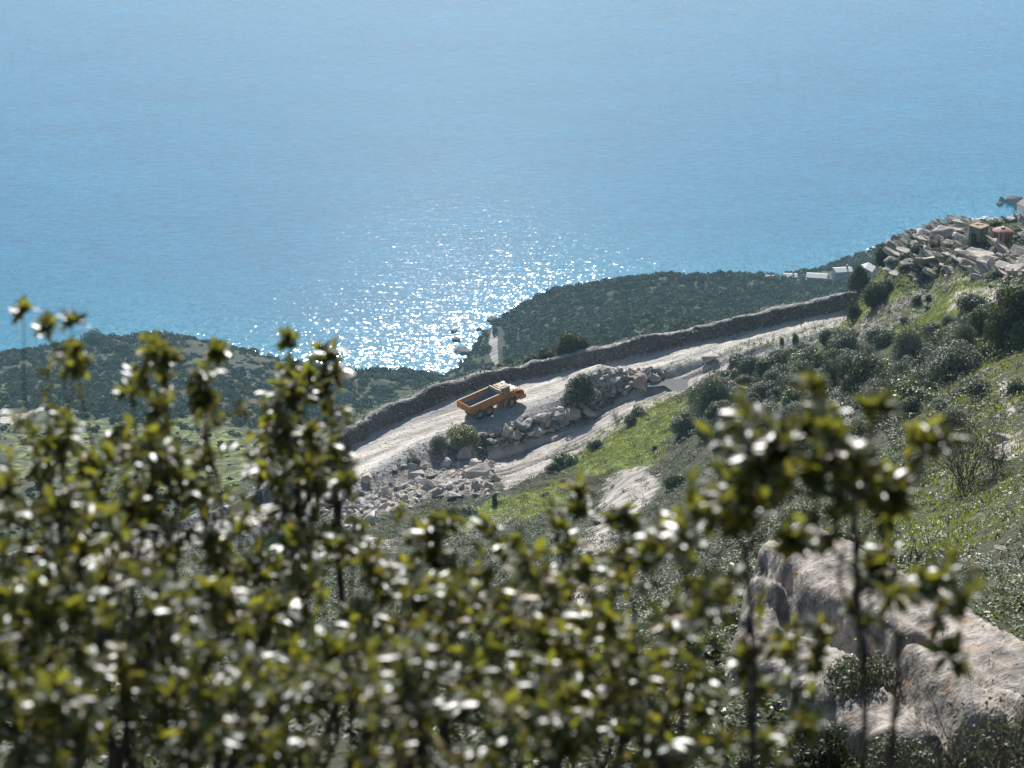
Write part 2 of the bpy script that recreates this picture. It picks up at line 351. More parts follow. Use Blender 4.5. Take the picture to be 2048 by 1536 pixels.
# berm
bh = 1.4*smooth((L_-slen[-1]*0.30)/14) + 0.45 + 0.6*fbm(L_/4, L_*0, 5, 4)
o = S_-H_
rut = 0.16*np.sin(S_*2.3+0.6*fbm(L_/30, S_*0, 9, 2)*6) * fbm(L_/18, S_/1.2, 31, 3) + 0.05*fbm(L_/3, S_/0.5, 37, 3)
Zroad = Z_ + rut + 0.10*smooth((np.abs(S_)/H_-0.6)/0.4)*fbm(L_/1.5, S_/0.8, 41, 3)
face = 1.55 + 0.5*fbm(L_/3, L_*0, 8, 3); crest = 0.7 + 0.35*fbm(L_/4, L_*0+3, 6, 2)
Zb = np.where(o < face, Z_+bh*smooth(o/face), np.where(o < face+crest, Z_+bh+0.08*n3, Z_+bh-(o-face-crest)*0.72)) + 0.30*fbm(L_/1.1, o/0.6, 55, 4)*smooth(o/0.5)
Zout = np.where(o < face+crest, Zb, np.maximum(Zn, Zb))
inn = -S_-H_
Zin = Z_ - 0.25*smooth(inn/1.5) + (Zn-Z_+0.25)*smooth((inn-0.5)/6)
Zt = np.where(S_ > 900, Zn, np.where(np.abs(S_) <= H_, Zroad, np.where(S_ > 0, Zout, np.where(inn < 8, Zin, Zn))))
# coast
coast_u = np.array([-3000, -300, 0, 200, 450, 600, 800, 860, 905, 940, 990, 1060, 1130, 1250, 1400, 1550, 1690, 1750, 1900, 2040, 2200, 4000])
coast_r = np.array([1020, 1022, 1030, 1036, 998, 978, 970, 966, 978, 1003, 1036, 1061, 1078, 1090, 1096, 1102, 1108, 1118, 1170, 1212, 1225, 1235])
coast_az = np.arctan2((coast_u-1024)/F, CP+SP*0.42)
def coast(az, x, y): return np.interp(az, coast_az, coast_r) + 7*fbm(x/45, y/45, 71, 4)
RC = coast(AZ, X, Y)
shore = RC-RR                                     # metres inland
cap = np.where(shore > 0, 0.6+shore*0.42+1.2*np.maximum(0, fbm(X/7, Y/7, 77, 3)), shore*0.35)
Zt = np.where(RR > 700, np.minimum(Zt, cap), Zt)
Zt = np.where(shore < 0, np.minimum(Zt, shore*0.3), np.maximum(Zt, np.minimum(0.35+shore*0.1, 3)))
iaz = lambda az: np.interp(az, azs, np.arange(len(azs)))
irr = lambda r: np.interp(r, rs, np.arange(len(rs)))
def H(x, y, G=None):
    G = Zt if G is None else G
    x, y = np.asarray(x, float), np.asarray(y, float)
    a = iaz(np.arctan2(x, y)); r = irr(np.hypot(x, y)); i = np.clip(r.astype(int), 0, len(rs)-2); j = np.clip(a.astype(int), 0, len(azs)-2)
    fi, fj = r-i, a-j
    return (G[i, j]*(1-fj)+G[i, j+1]*fj)*(1-fi)+(G[i+1, j]*(1-fj)+G[i+1, j+1]*fj)*fi
rr_t = np.concatenate([np.geomspace(3, 200, 400), np.arange(200, 345, 0.3), np.arange(345, 1400, 1.0)])
def hit(u, v, rmin=3.0, rmax=2000):
    """first point of the ground on the line of sight through (u, v)"""
    d = ray(u, v); h = math.hypot(d[0], d[1]); x, y = rr_t*d[0]/h, rr_t*d[1]/h; zray = CAMZ+rr_t*d[2]/h; g = H(x, y)
    ok = np.where((g >= zray) & (rr_t >= rmin) & (rr_t <= rmax))[0]
    if not len(ok): return None
    k = ok[0]; return np.array([x[k], y[k], g[k]])
def hit_near(u, v, rmax=345):
    """as hit, sliding down to the near ridge when the line of sight passes above it"""
    for k in range(80):
        p = hit(u, v+k*2, 3, rmax)
        if p is not None: return p
def poly_world(pts, rmin=3.0):
    return np.array([p[:2] for p in (hit(u, v, rmin) for u, v in pts) if p is not None])
def inside(P, x, y, soft=1.0):
    """soft mask of the polygon P (n,2)"""
    x, y = np.asarray(x, float), np.asarray(y, float); c = np.zeros(x.shape, bool); dmin = np.full(x.shape, 1e9)
    lo, hi = P.min(0)-3*soft, P.max(0)+3*soft; m = (x > lo[0]) & (x < hi[0]) & (y > lo[1]) & (y < hi[1])
    xs, ys = x[m], y[m]; cc = np.zeros(xs.shape, bool); dm = np.full(xs.shape, 1e9)
    for k in range(len(P)):
        (x0, y0), (x1, y1) = P[k], P[(k+1) % len(P)]
        cr = ((y0 > ys) != (y1 > ys)) & (xs < (x1-x0)*(ys-y0)/(y1-y0+1e-12)+x0); cc ^= cr
        t = np.clip(((xs-x0)*(x1-x0)+(ys-y0)*(y1-y0))/((x1-x0)**2+(y1-y0)**2+1e-9), 0, 1)
        dm = np.minimum(dm, np.hypot(xs-x0-t*(x1-x0), ys-y0-t*(y1-y0)))
    out = np.zeros(x.shape); out[m] = np.clip(0.5+np.where(cc, dm, -dm)/(2*soft), 0, 1); return out
def area(pts, soft=1.0, rmin=3.0): return inside(poly_world(pts, rmin), X, Y, soft)

heapA = poly_world([(640, 1040), (700, 975), (800, 930), (850, 895), (960, 880), (990, 940), (995, 1000), (930, 1005), (850, 1010), (760, 1050), (690, 1075)], 150)
heapB = poly_world([(965, 885), (1030, 860), (1100, 835), (1150, 805), (1195, 770), (1270, 745), (1330, 745), (1310, 775), (1230, 800), (1170, 835), (1090, 872), (1000, 905)], 150)
track_p = [(975, 905), (1010, 985), (1080, 945), (1160, 905), (1250, 850), (1330, 800), (1450, 740), (1560, 700), (1660, 672), (1640, 655), (1560, 680), (1440, 715), (1290, 775), (1180, 830), (1080, 875)]
track = area(track_p, 1.2, 150)
Zt = Zt + 1.3*inside(heapA, X, Y, 3.0) + 0.7*inside(heapB, X, Y, 2.0) + 1.9*area([(1140, 805), (1145, 760), (1200, 742), (1235, 755), (1200, 790), (1165, 815)], 1.5, 150)
# ruts along the dirt track
tdir = math.radians(32); al = X*math.cos(tdir)+Y*math.sin(tdir); ac = -X*math.sin(tdir)+Y*math.cos(tdir)
Zt = Zt + track*(0.34*np.sin(ac*2.9+fbm(al/14, ac/3, 81, 3)*3)*smooth(fbm(al/12, ac/4, 85, 3)+0.5)+0.12*fbm(al/2.5, ac/0.6, 83, 3)-0.3)
puddle_p = poly_world([(1292, 782), (1310, 770), (1345, 765), (1380, 762), (1400, 765), (1370, 775), (1330, 783), (1300, 790)], 150)
pud = inside(puddle_p, X, Y, 0.8); zpud = float(np.median(Zt[pud > 0.6])) if (pud > 0.6).any() else 293
Zt = np.where(pud > 0, Zt*(1-pud)+(zpud-0.18)*pud, Zt)
# colour masks kept on the ground itself: R gravel, G grass, B pale dirt, A broken stone
m_road = np.where((S_ < H_+0.6) & (S_ > -H_-2.2), 1.0, 0)*1.0
m_berm = np.where((S_ > H_) & (S_ < H_+6.0), 1.0, 0)
path = 0.8*area([(1205, 955), (1300, 925), (1335, 965), (1300, 1010), (1250, 1060), (1190, 1190), (1150, 1240), (1105, 1210), (1130, 1130), (1165, 1060)], 2.5, 40)
path = np.maximum(path, area([(2000, 765), (2012, 765), (2010, 800), (2030, 835), (2015, 840), (1998, 810)], 0.4, 40))
path = np.maximum(path, area([(1900, 590), (1990, 575), (2048, 570), (2048, 600), (1960, 615), (1900, 625)], 1.5, 100))
path = np.maximum(path, 0.8*area([(640, 1090), (700, 1070), (800, 1075), (800, 1105), (640, 1120)], 3, 100))
path = np.maximum(path, area([(985, 735), (1003, 735), (995, 700), (994, 655), (984, 655), (977, 690)], 0.8, 500))
path = np.maximum(path, 0.9*area([(-60, 845), (0, 836), (60, 822), (90, 810), (90, 818), (60, 832), (0, 848), (-60, 858)], 0.8, 300))
path = np.maximum(path, 0.8*area([(1960, 880), (2048, 860), (2060, 905), (2010, 930), (1965, 915)], 1.0, 40))
grass = area([(1690, 640), (1790, 560), (1850, 545), (1990, 570), (1900, 640), (1800, 690), (1690, 670), (1560, 700), (1640, 655)], 4, 150)
grass = np.maximum(grass, area([(1150, 900), (1250, 840), (1320, 800), (1370, 800), (1350, 860), (1300, 930), (1200, 950), (1120, 940)], 3, 150))
grass = np.maximum(grass, area([(840, 1030), (1060, 985), (1120, 960), (1150, 1010), (1060, 1040), (900, 1070)], 3, 100))
grass = np.maximum(grass, area([(1980, 700), (2060, 690), (2060, 1240), (1960, 1180), (1700, 1110), (1760, 1020), (1860, 960), (1900, 800)], 4, 40)*0.58)
grass = np.maximum(grass, area([(1340, 740), (1430, 720), (1560, 690), (1520, 680), (1430, 708), (1310, 738)], 0.8, 150))
grass = np.maximum(grass, 0.52*area([(-50, 850), (100, 830), (500, 830), (700, 870), (720, 900), (600, 960), (300, 1000), (-50, 960)], 10, 300))
grass = np.maximum(grass, 0.7*area([(450, 1075), (620, 1020), (640, 1040), (600, 1090), (450, 1120)], 2, 100))
stone = area([(1690, 700), (1640, 680), (1700, 655), (1790, 600), (1850, 575), (1870, 600), (1800, 650)], 3, 150)
stone = np.maximum(stone, area([(1780, 540), (1790, 455), (1900, 425), (2060, 420), (2060, 560), (1900, 570)], 3, 150))
stone = np.maximum(stone, 0.6*area([(860, 1060), (1040, 1010), (1060, 1035), (900, 1085)], 2, 100))
stone = np.maximum(stone, 0.7*np.clip(1-np.abs(shore-4)/6, 0, 1))
stone = np.maximum(stone, 0.75*np.maximum(inside(heapA, X, Y, 2), inside(heapB, X, Y, 2)))
grav = np.clip(np.maximum(m_road, m_berm), 0, 1)
wear = np.clip(np.exp(-((np.abs(S_+0.3)-1.25)/0.75)**2)*1.0 + 0.55*np.exp(-(S_/3)**2), 0, 1)*(np.abs(S_) < H_)
nr, ncol = X.shape
V = np.stack([X, Y, Zt], -1).reshape(-1, 3)
ii = np.arange(nr-1)[:, None]*ncol+np.arange(ncol-1)[None]
Fq = np.stack([ii, ii+1, ii+ncol+1, ii+ncol], -1).reshape(-1, 4)
t = NT('hillside_ground'); pos = t.pos()
at = t.n('ShaderNodeAttribute', attribute_name='cover'); sep = t.n('ShaderNodeSeparateColor'); t.l(at.outputs['Color'], sep.inputs[0])
at2 = t.n('ShaderNodeAttribute', attribute_name='wear')
gR, gG, gB, gA = sep.outputs[0], sep.outputs[1], sep.outputs[2], at.outputs['Alpha']
nz1 = t.noise(pos, 0.35, 6, 0.6); nz2 = t.noise(pos, 2.2, 5, 0.65); nz3 = t.noise(pos, 9, 3, 0.6); nzL = t.noise(pos, 0.045, 5, 0.6)
def edge(mask, nz, k=0.9, lo=0.45, hi=0.62):
    return t.ramp(t.math('MULTIPLY_ADD', t.math('SUBTRACT', nz, 0.5), k, mask), [(lo, 0.0), (hi, 1.0)])
scrub = t.ramp(nz2, [(0.3, (0.016, 0.019, 0.010)), (0.5, (0.036, 0.040, 0.020)), (0.68, (0.10, 0.085, 0.06))])
scrub = t.mix(t.ramp(nzL, [(0.46, 0.0), (0.62, 0.6)]), scrub, t.ramp(nz2, [(0.3, (0.025, 0.038, 0.010)), (0.65, (0.09, 0.10, 0.035))]))
grs = t.ramp(nz1, [(0.32, (0.035, 0.05, 0.014)), (0.48, (0.12, 0.155, 0.025)), (0.68, (0.24, 0.25, 0.07))])
def along_track(scale, sy):
    m1 = t.n('ShaderNodeMapping'); t.l(pos, m1.inputs[0]); m1.inputs['Rotation'].default_value = (0, 0, -math.radians(33)); return t.noise(m1.outputs[0], scale, 4, 0.6, 0.3, ((0.10, sy, 0.3), (0, 0, 0)))
nzS = along_track(1.3, 1.0); nzW = along_track(0.8, 0.8)
grs = t.mix(1.0, grs, t.ramp(nz3, [(0.3, 0.55), (0.65, 1.15)]), 'MULTIPLY')
vor = t.n('ShaderNodeTexVoronoi', feature='F1'); t.l(pos, vor.inputs['Vector']); vor.inputs['Scale'].default_value = 1.6
stn = t.mix(1.0, t.ramp(nz2, [(0.3, (0.10, 0.09, 0.078)), (0.5, (0.26, 0.235, 0.20)), (0.66, (0.42, 0.385, 0.34))]), t.ramp(vor.outputs['Color'], [(0, 0.6), (1, 1.15)]), 'MULTIPLY')
drt = t.ramp(nz1, [(0.3, (0.24, 0.21, 0.18)), (0.5, (0.40, 0.36, 0.315)), (0.7, (0.52, 0.475, 0.42))])
drt = t.mix(1.0, drt, t.ramp(nz3, [(0.3, 0.7), (0.65, 1.1)]), 'MULTIPLY'); drt = t.mix(1.0, drt, t.ramp(nzS, [(0.36, 0.5), (0.52, 1.0), (0.66, 1.12)]), 'MULTIPLY')
grv = t.ramp(nz2, [(0.3, (0.22, 0.21, 0.20)), (0.5, (0.36, 0.345, 0.32)), (0.68, (0.48, 0.455, 0.425))])
earth_shade = t.n('ShaderNodeAttribute', attribute_name='earth_and_shade'); grv = t.mix(earth_shade.outputs['Fac'], grv, t.ramp(nz2, [(0.3, (0.055, 0.05, 0.045)), (0.5, (0.12, 0.105, 0.09)), (0.7, (0.22, 0.19, 0.16))]))  # dark soil; on the bank's near face it paints in the shade
grv = t.mix(t.math('MULTIPLY', at2.outputs['Fac'], t.ramp(nz1, [(0.3, 0.35), (0.6, 1.0)])), grv, (0.64, 0.58, 0.49))
grv = t.mix(1.0, grv, t.ramp(nz3, [(0.3, 0.75), (0.65, 1.12)]), 'MULTIPLY'); grv = t.mix(1.0, grv, t.ramp(nzW, [(0.36, 0.66), (0.52, 1.0), (0.68, 1.08)]), 'MULTIPLY')
col = t.mix(edge(gG, nz1), scrub, grs); col = t.mix(edge(gA, nz2, 1.1), col, stn)
col = t.mix(edge(gB, t.math('MULTIPLY_ADD', nz1, 0.6, t.math('MULTIPLY', nz2, 0.4)), 1.1), col, drt); col = t.mix(edge(gR, nz3, 0.3), col, grv)
hgt = t.math('ADD', t.math('MULTIPLY', nz2, 0.6), t.math('ADD', t.math('MULTIPLY', nz3, 0.22), t.math('MULTIPLY', t.math('MULTIPLY', nzS, t.math('MAXIMUM', gB, gR)), 0.9)))
M['ground'] = t.end(t.bsdf(col, 0.95, t.bump(hgt, 0.75, 0.35), 0.15))
me = mesh_np('ground', V, Fq, M['ground'], True)
def set_attr(me, name, arr, ty='FLOAT_COLOR'):
    at = me.attributes.new(name, ty, 'POINT'); at.data.foreach_set('color' if ty == 'FLOAT_COLOR' else 'value', np.ascontiguousarray(arr, np.float32).ravel())
set_attr(me, 'cover', np.stack([grav, grass, np.maximum(track, path), stone], -1)); set_attr(me, 'wear', wear, 'FLOAT'); set_attr(me, 'earth_and_shade', np.clip(np.where((o > 0.1) & (o < face+0.1), 1.0, 0)*1.0+(o >= face+crest)*(o < 7)*0.7, 0, 1), 'FLOAT')  # mask: painted shade on the near bank face, soil on the outer slope
tag(link('ground', me), kind='structure')

# puddle on the dirt track
pc = puddle_p.mean(0); pp = pc+(puddle_p-pc)*1.12
me = bpy.data.meshes.new('puddle'); me.from_pydata([(x, y, zpud-0.11) for x, y in pp], [], [tuple(range(len(pp)))])
t = NT('muddy_water'); nn = t.noise(t.pos(), 3, 3)
me.materials.append(t.end(t.bsdf((0.17, 0.165, 0.16), 0.95, t.bump(nn, 0.15, 0.02), 0.0)))
tag(link('puddle', me), kind='structure')

# ------------------------------------------------------------------ sea
rs_s = np.concatenate([np.linspace(860, 1260, 300), np.geomspace(1265, 9000, 60)])
azs_s = np.concatenate([np.linspace(-1.1, -0.27, 20)[:-1], np.linspace(-0.27, 0.27, 400), np.linspace(0.27, 1.1, 20)[1:]])
AS, RS = np.meshgrid(azs_s, rs_s); XS, YS = RS*np.sin(AS), RS*np.cos(AS)
off = RS-coast(AS, XS, YS)                         # metres off the shore
calm = np.interp(AS, coast_az, np.interp(coast_u, [0, 900, 1100, 1600, 1700, 2048], [0.02, 0.5, 0.4, 0.25, 1.3, 1.3]))
foam = np.clip(1-np.abs(off-3)/(16*calm), 0, 1)
shal = np.exp(-np.maximum(off, 0)/60)
nr, ncol = XS.shape; ii = np.arange(nr-1)[:, None]*ncol+np.arange(ncol-1)[None]
V = np.stack([XS, YS, XS*0], -1).reshape(-1, 3)
t = NT('sea_water'); pos = t.pos()
ac_ = t.n('ShaderNodeAttribute', attribute_name='coastal'); sp = t.n('ShaderNodeSeparateColor'); t.l(ac_.outputs['Color'], sp.inputs[0])
big = t.noise(pos, 0.011, 4, 0.6, 0.6, ((1, 2.2, 1), (0, 0, 0.25)))
deep = t.ramp(big, [(0.3, (0.0005, 0.108, 0.205)), (0.7, (0.001, 0.140, 0.255))])
ripple_shade = t.noise(pos, 0.24, 4, 0.65, 0.3, ((0.45, 1.6, 1), (0, 0, 0.12))); deep = t.mix(1.0, deep, t.ramp(ripple_shade, [(0.36, 0.76), (0.64, 1.22)]), 'MULTIPLY')  # light and shade of the ripples painted into the water colour
deep = t.mix(t.math('MULTIPLY', sp.outputs[1], 0.75), deep, (0.006, 0.19, 0.28))
fn = t.noise(pos, 0.22, 6, 0.7)
fm = t.ramp(t.math('MULTIPLY_ADD', t.math('SUBTRACT', fn, 0.5), 1.5, sp.outputs[0]), [(0.62, 0.0), (0.72, 1.0)])
cap_n = t.noise(pos, 0.16, 2, 0.5, 0, ((1, 1.8, 1), (0, 0, 0.3))); capm = t.ramp(cap_n, [(0.835, 0.0), (0.85, 0.7)])
fm = t.math('MAXIMUM', fm, capm)
w1 = t.noise(pos, 0.10, 3, 0.55, 0.3, ((0.8, 1.9, 1), (0, 0, 0.22))); w2 = t.noise(pos, 0.6, 1, 0.5, 0.2, ((0.8, 1.7, 1), (0, 0, -0.15)))
w3 = t.noise(pos, 1.6, 2, 0.6)
hh = t.math('ADD', t.math('MULTIPLY', w1, 1.3), t.math('ADD', t.math('MULTIPLY', w2, 0.16), t.math('MULTIPLY', w3, 0.02)))
hh = t.math('MULTIPLY', hh, t.math('MULTIPLY_ADD', sp.outputs[1], 1.0, 1.0))
nrm = t.bump(hh, 0.85, 0.125)
# small facets of chop: each one tilts its own way
def facets(scale, k):
    mp = t.n('ShaderNodeMapping'); t.l(pos, mp.inputs[0]); mp.inputs['Scale'].default_value = (1.0, 0.62, 1.0); mp.inputs['Location'].default_value = (k*13.0, k*7.0, 0)
    vo = t.n('ShaderNodeTexVoronoi', feature='F1', voronoi_dimensions='2D'); t.l(mp.outputs[0], vo.inputs['Vector']); vo.inputs['Scale'].default_value = scale
    sb = t.n('ShaderNodeVectorMath', operation='SUBTRACT'); t.l(vo.outputs['Color'], sb.inputs[0]); sb.inputs[1].default_value = (0.5, 0.5, 0.5); return sb.outputs[0]
fa = t.n('ShaderNodeVectorMath', operation='ADD'); t.l(facets(1.05, 0), fa.inputs[0]); t.l(facets(0.7, 1), fa.inputs[1])
fm2 = t.n('ShaderNodeVectorMath', operation='MULTIPLY'); t.l(fa.outputs[0], fm2.inputs[0]); fm2.inputs[1].default_value = (1, 1, 0)
fs = t.n('ShaderNodeVectorMath', operation='SCALE'); t.l(fm2.outputs[0], fs.inputs[0]); t.l(t.math('MULTIPLY_ADD', sp.outputs[1], 0.085, 0.030), fs.inputs['Scale'])
fn2 = t.n('ShaderNodeVectorMath', operation='ADD'); t.l(nrm, fn2.inputs[0]); t.l(fs.outputs[0], fn2.inputs[1])
fnn = t.n('ShaderNodeVectorMath', operation='NORMALIZE'); t.l(fn2.outputs[0], fnn.inputs[0]); nrm = fnn.outputs[0]
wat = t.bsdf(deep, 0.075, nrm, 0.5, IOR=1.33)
fo = t.bsdf((0.8, 0.82, 0.82), 0.9)
mx = t.n('ShaderNodeMixShader'); t.l(fm, mx.inputs[0]); t.l(wat, mx.inputs[1]); t.l(fo, mx.inputs[2])
M['sea'] = t.end(mx.outputs[0])
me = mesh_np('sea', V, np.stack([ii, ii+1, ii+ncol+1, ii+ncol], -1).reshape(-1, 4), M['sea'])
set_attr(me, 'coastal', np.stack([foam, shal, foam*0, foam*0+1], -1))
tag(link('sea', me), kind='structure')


# ------------------------------------------------------------------ the dump truck on the haul road
def paint(name, col, rough=0.45, dirt=(0.33, 0.28, 0.21), amount=0.5):
    t = NT(name); o = t.obj(); f = t.noise(o, 1.3, 6, 0.65); g = t.noise(o, 9, 4, 0.6)
    c = t.mix(t.math('MULTIPLY', t.ramp(f, [(0.42, 0.0), (0.62, 1.0)]), amount), col, dirt)
    c = t.mix(1.0, c, t.ramp(g, [(0.3, 0.8), (0.6, 1.05)]), 'MULTIPLY')
    return t.end(t.bsdf(c, rough, t.bump(g, 0.1, 0.01), 0.15))
M['orange'] = paint('dusty_orange_paint', (0.56, 0.22, 0.03), 0.75, (0.27, 0.20, 0.13), 0.75)
M['tray_in'] = paint('worn_steel', (0.09, 0.17, 0.28), 0.5, (0.22, 0.13, 0.08), 0.5)
M['rim_paint'] = paint('scuffed_rim_paint', (0.50, 0.36, 0.20), 0.6)
M['dark_steel'] = paint('dark_frame_paint', (0.05, 0.05, 0.05), 0.6, (0.2, 0.17, 0.13), 0.6)
M['roof_paint'] = paint('pale_roof_paint', (0.46, 0.38, 0.26), 0.8, (0.7, 0.66, 0.58), 0.8)
M['tyre'] = paint('dusty_rubber', (0.045, 0.043, 0.04), 0.9, (0.2, 0.175, 0.14), 0.8)
M['black'] = paint('black_plastic', (0.02, 0.02, 0.02), 0.5, (0.1, 0.09, 0.08), 0.4)
t = NT('cab_glass'); M['glass'] = t.end(t.bsdf((0.06, 0.09, 0.10), 0.06, spec=0.8))
M['chrome'] = NT('grey_metal').m; t = NT('exhaust_metal'); M['chrome'] = t.end(t.bsdf((0.6, 0.58, 0.55), 0.35, metal=0.8))
t = NT('lamp_lens'); M['lens'] = t.end(t.bsdf((0.8, 0.8, 0.75), 0.1, spec=0.8))
t = NT('amber_lens'); M['amber'] = t.end(t.bsdf((0.8, 0.3, 0.02), 0.2, spec=0.6))

p1 = at_z(1023, 815, 293.0); p2 = at_z(957.8, 834.9, 292.7)
hd = math.radians(38.5); print('truck axle distance', np.linalg.norm(p1-p2), 'heading', math.degrees(hd))
fx = np.array([math.cos(hd), math.sin(hd)]); lf = np.array([-fx[1], fx[0]])
# near side wheels at y=-1.15; front axle x=2.6, rearmost x=-3.24
c0 = (p1[:2]+p2[:2])/2 + fx*0.2 + lf*0.9
zf, zb = float(H(*(c0+fx*2.6))), float(H(*(c0-fx*2.4))); zl, zr_ = float(H(*(c0+lf*1.1))), float(H(*(c0-lf*1.1)))
truck = thing('dump_truck', 'orange six-wheeled articulated dump truck with an empty tray driving up the gravel road', 'dump truck', (c0[0], c0[1], zb+(zf-zb)*2.4/5.0+0.02),
              rot=(0, -math.atan2(zf-zb, 5.0), hd), sc=(0.95, 0.95, 0.95))
def tpart(name, build, mat, parent=truck, label=None, sm=False):
    bm = bmesh.new(); build(bm); o = bm_obj(name, bm, mat, parent, sm)
    if label: o['label'] = label
    return o
# tray: open shell with walls
def tray(bm):
    ox = [(-5.0, 1.62), (-4.6, 1.2), (-3.2, 1.12), (-1.2, 1.18), (0.15, 1.62), (0.62, 2.15), (0.62, 2.95), (-5.05, 2.62)]
    T, W = 0.07, 1.47
    for s in (-1, 1): # side walls, sloping outwards
        vs = []
        for x, z in ox: vs.append((x, s*(W-0.22*(2.7-z)/1.6), z))
        a = [bm.verts.new(v) for v in vs]; b = [bm.verts.new((v[0], v[1]-s*T, v[2])) for v in vs]
        bm.faces.new(a); bm.faces.new(b[::-1])
        for i in range(len(a)): bm.faces.new((a[i], b[i], b[(i+1) % len(a)], a[(i+1) % len(a)]))
    prof = ox[:6]+[ox[6]]
    for (x0, z0), (x1, z1) in zip(prof, prof[1:]):   # floor and headboard plates
        w0, w1 = W-0.22*(2.7-z0)/1.6-0.03, W-0.22*(2.7-z1)/1.6-0.03
        d = Vector((x1-x0, 0, z1-z0)).normalized(); n = Vector((-d.z, 0, d.x))*T
        q = [(x0, -w0, z0), (x1, -w1, z1), (x1, w1, z1), (x0, w0, z0)]
        a = [bm.verts.new(v) for v in q]; b = [bm.verts.new(Vector(v)+n) for v in q]
        bm.faces.new(a); bm.faces.new(b[::-1])
        for i in range(4): bm.faces.new((a[i], b[i], b[(i+1) % 4], a[(i+1) % 4]))
tr = tpart('tray', tray, M['orange'], label='dusty orange open tray with a bare steel floor')
def tray_floor(bm):
    prof = [(-4.95, 2.12), (-4.5, 1.80), (-3.2, 1.66), (-1.2, 1.68), (0.0, 1.90), (0.45, 2.3), (0.52, 2.9)]
    sec = []
    for x, z in prof:
        sec.append([(x, -1.36, z+0.42), (x, -0.98, z), (x, 0.98, z), (x, 1.36, z+0.42)])
    for A, B in zip(sec, sec[1:]):
        for i in range(3): bm.faces.new([bm.verts.new(v) for v in (A[i], B[i], B[i+1], A[i+1])])
tpart('floor_lining', tray_floor, M['tray_in'], tr)
def rim(bm):
    for s in (-1, 1):
        y = s*1.49
        box(bm, -5.05, 0.70, y-0.09, y+0.09, -0.05, 0.09, 0.02, Matrix.Rotation(-math.atan2(0.33, 5.7), 3, 'Y'), (-2.2, y, 0))
    for v in bm.verts: v.co.z += 2.79
    box(bm, 0.52, 0.72, -1.5, 1.5, 2.93, 3.10, 0.02)
    box(bm, 0.55, 0.75, -1.35, 1.35, 3.10, 3.34, 0.03)
tpart('top_rail', rim, M['rim_paint'], tr)
def gate(bm):
    prism(bm, [(-5.02, 1.55), (-5.14, 1.60), (-5.20, 2.66), (-5.06, 2.68)], -1.47, 1.47, 0.015)
    for y in (-1.46, -0.5, 0.5, 1.46): box(bm, -5.27, -5.13, y-0.06, y+0.06, 1.6, 2.66, 0.01)
tpart('tailgate', gate, M['orange'], tr)
def ribs(bm):
    for s in (-1, 1):
        for x in (-4.1, -3.1, -2.1, -1.1, -0.1): box(bm, x-0.07, x+0.07, s*1.40-0.06, s*1.40+0.06, 1.45, 2.6, 0.01)
        box(bm, -4.9, 0.4, s*1.33-0.06, s*1.33+0.06, 1.42, 1.56, 0.01)
tpart('stiffening_rib', ribs, M['orange'], tr)
def chassis(bm):
    for s in (-1, 1): box(bm, -4.3, 0.6, s*0.42-0.1, s*0.42+0.1, 0.85, 1.15, 0.02)
    box(bm, 0.3, 1.35, -0.3, 0.3, 0.75, 1.1, 0.04)
    for s in (-1, 1): box(bm, 1.2, 5.0, s*0.48-0.1, s*0.48+0.1, 0.75, 1.1, 0.02)
    for x in (-3.24, -1.57, 2.6): cyl(bm, (x, -0.95, 0.8), (x, 0.95, 0.8), 0.16, seg=12); box(bm, x-0.28, x+0.28, -0.3, 0.3, 0.6, 1.05, 0.06)
    for s in (-1, 1): cyl(bm, (-0.6, s*0.7, 1.0), (-2.2, s*0.75, 1.25), 0.09, seg=10)
    for s in (-1, 1): box(bm, -3.24, -1.57, s*0.72-0.08, s*0.72+0.08, 0.82, 1.0, 0.03)
tpart('chassis', chassis, M['dark_steel'])
def hood(bm):
    prism(bm, [(2.72, 1.3), (2.72, 2.42), (3.3, 2.40), (4.7, 2.16), (5.1, 1.98), (5.3, 1.5), (5.22, 1.05), (3.62, 1.05), (3.52, 1.55), (3.2, 1.82), (2.74, 1.9)], -1.05, 1.05, 0.06)
    box(bm, 4.2, 5.36, -1.32, 1.32, 0.72, 1.34, 0.08)
hd_o = tpart('hood', hood, M['orange'])
def grille(bm):
    for s in (-1, 1): prism(bm, [(3.65, 1.72), (3.8, 2.12), (4.6, 1.99), (4.85, 1.62)], s*1.055-0.012, s*1.055+0.012)
    for k in range(6): box(bm, 5.17, 5.30-0.02*k+0.02, -0.62, 0.62, 1.12+0.11*k, 1.17+0.11*k)
    box(bm, 3.3, 4.3, -0.7, 0.7, 2.28, 2.40)
for v in (0,): tpart('grille', grille, M['black'], hd_o)
for s in (-1, 1):
    tpart('headlight', lambda bm: (box(bm, 5.30, 5.39, s*0.98-0.17, s*0.98+0.17, 1.0, 1.2, 0.02)), M['lens'], hd_o)
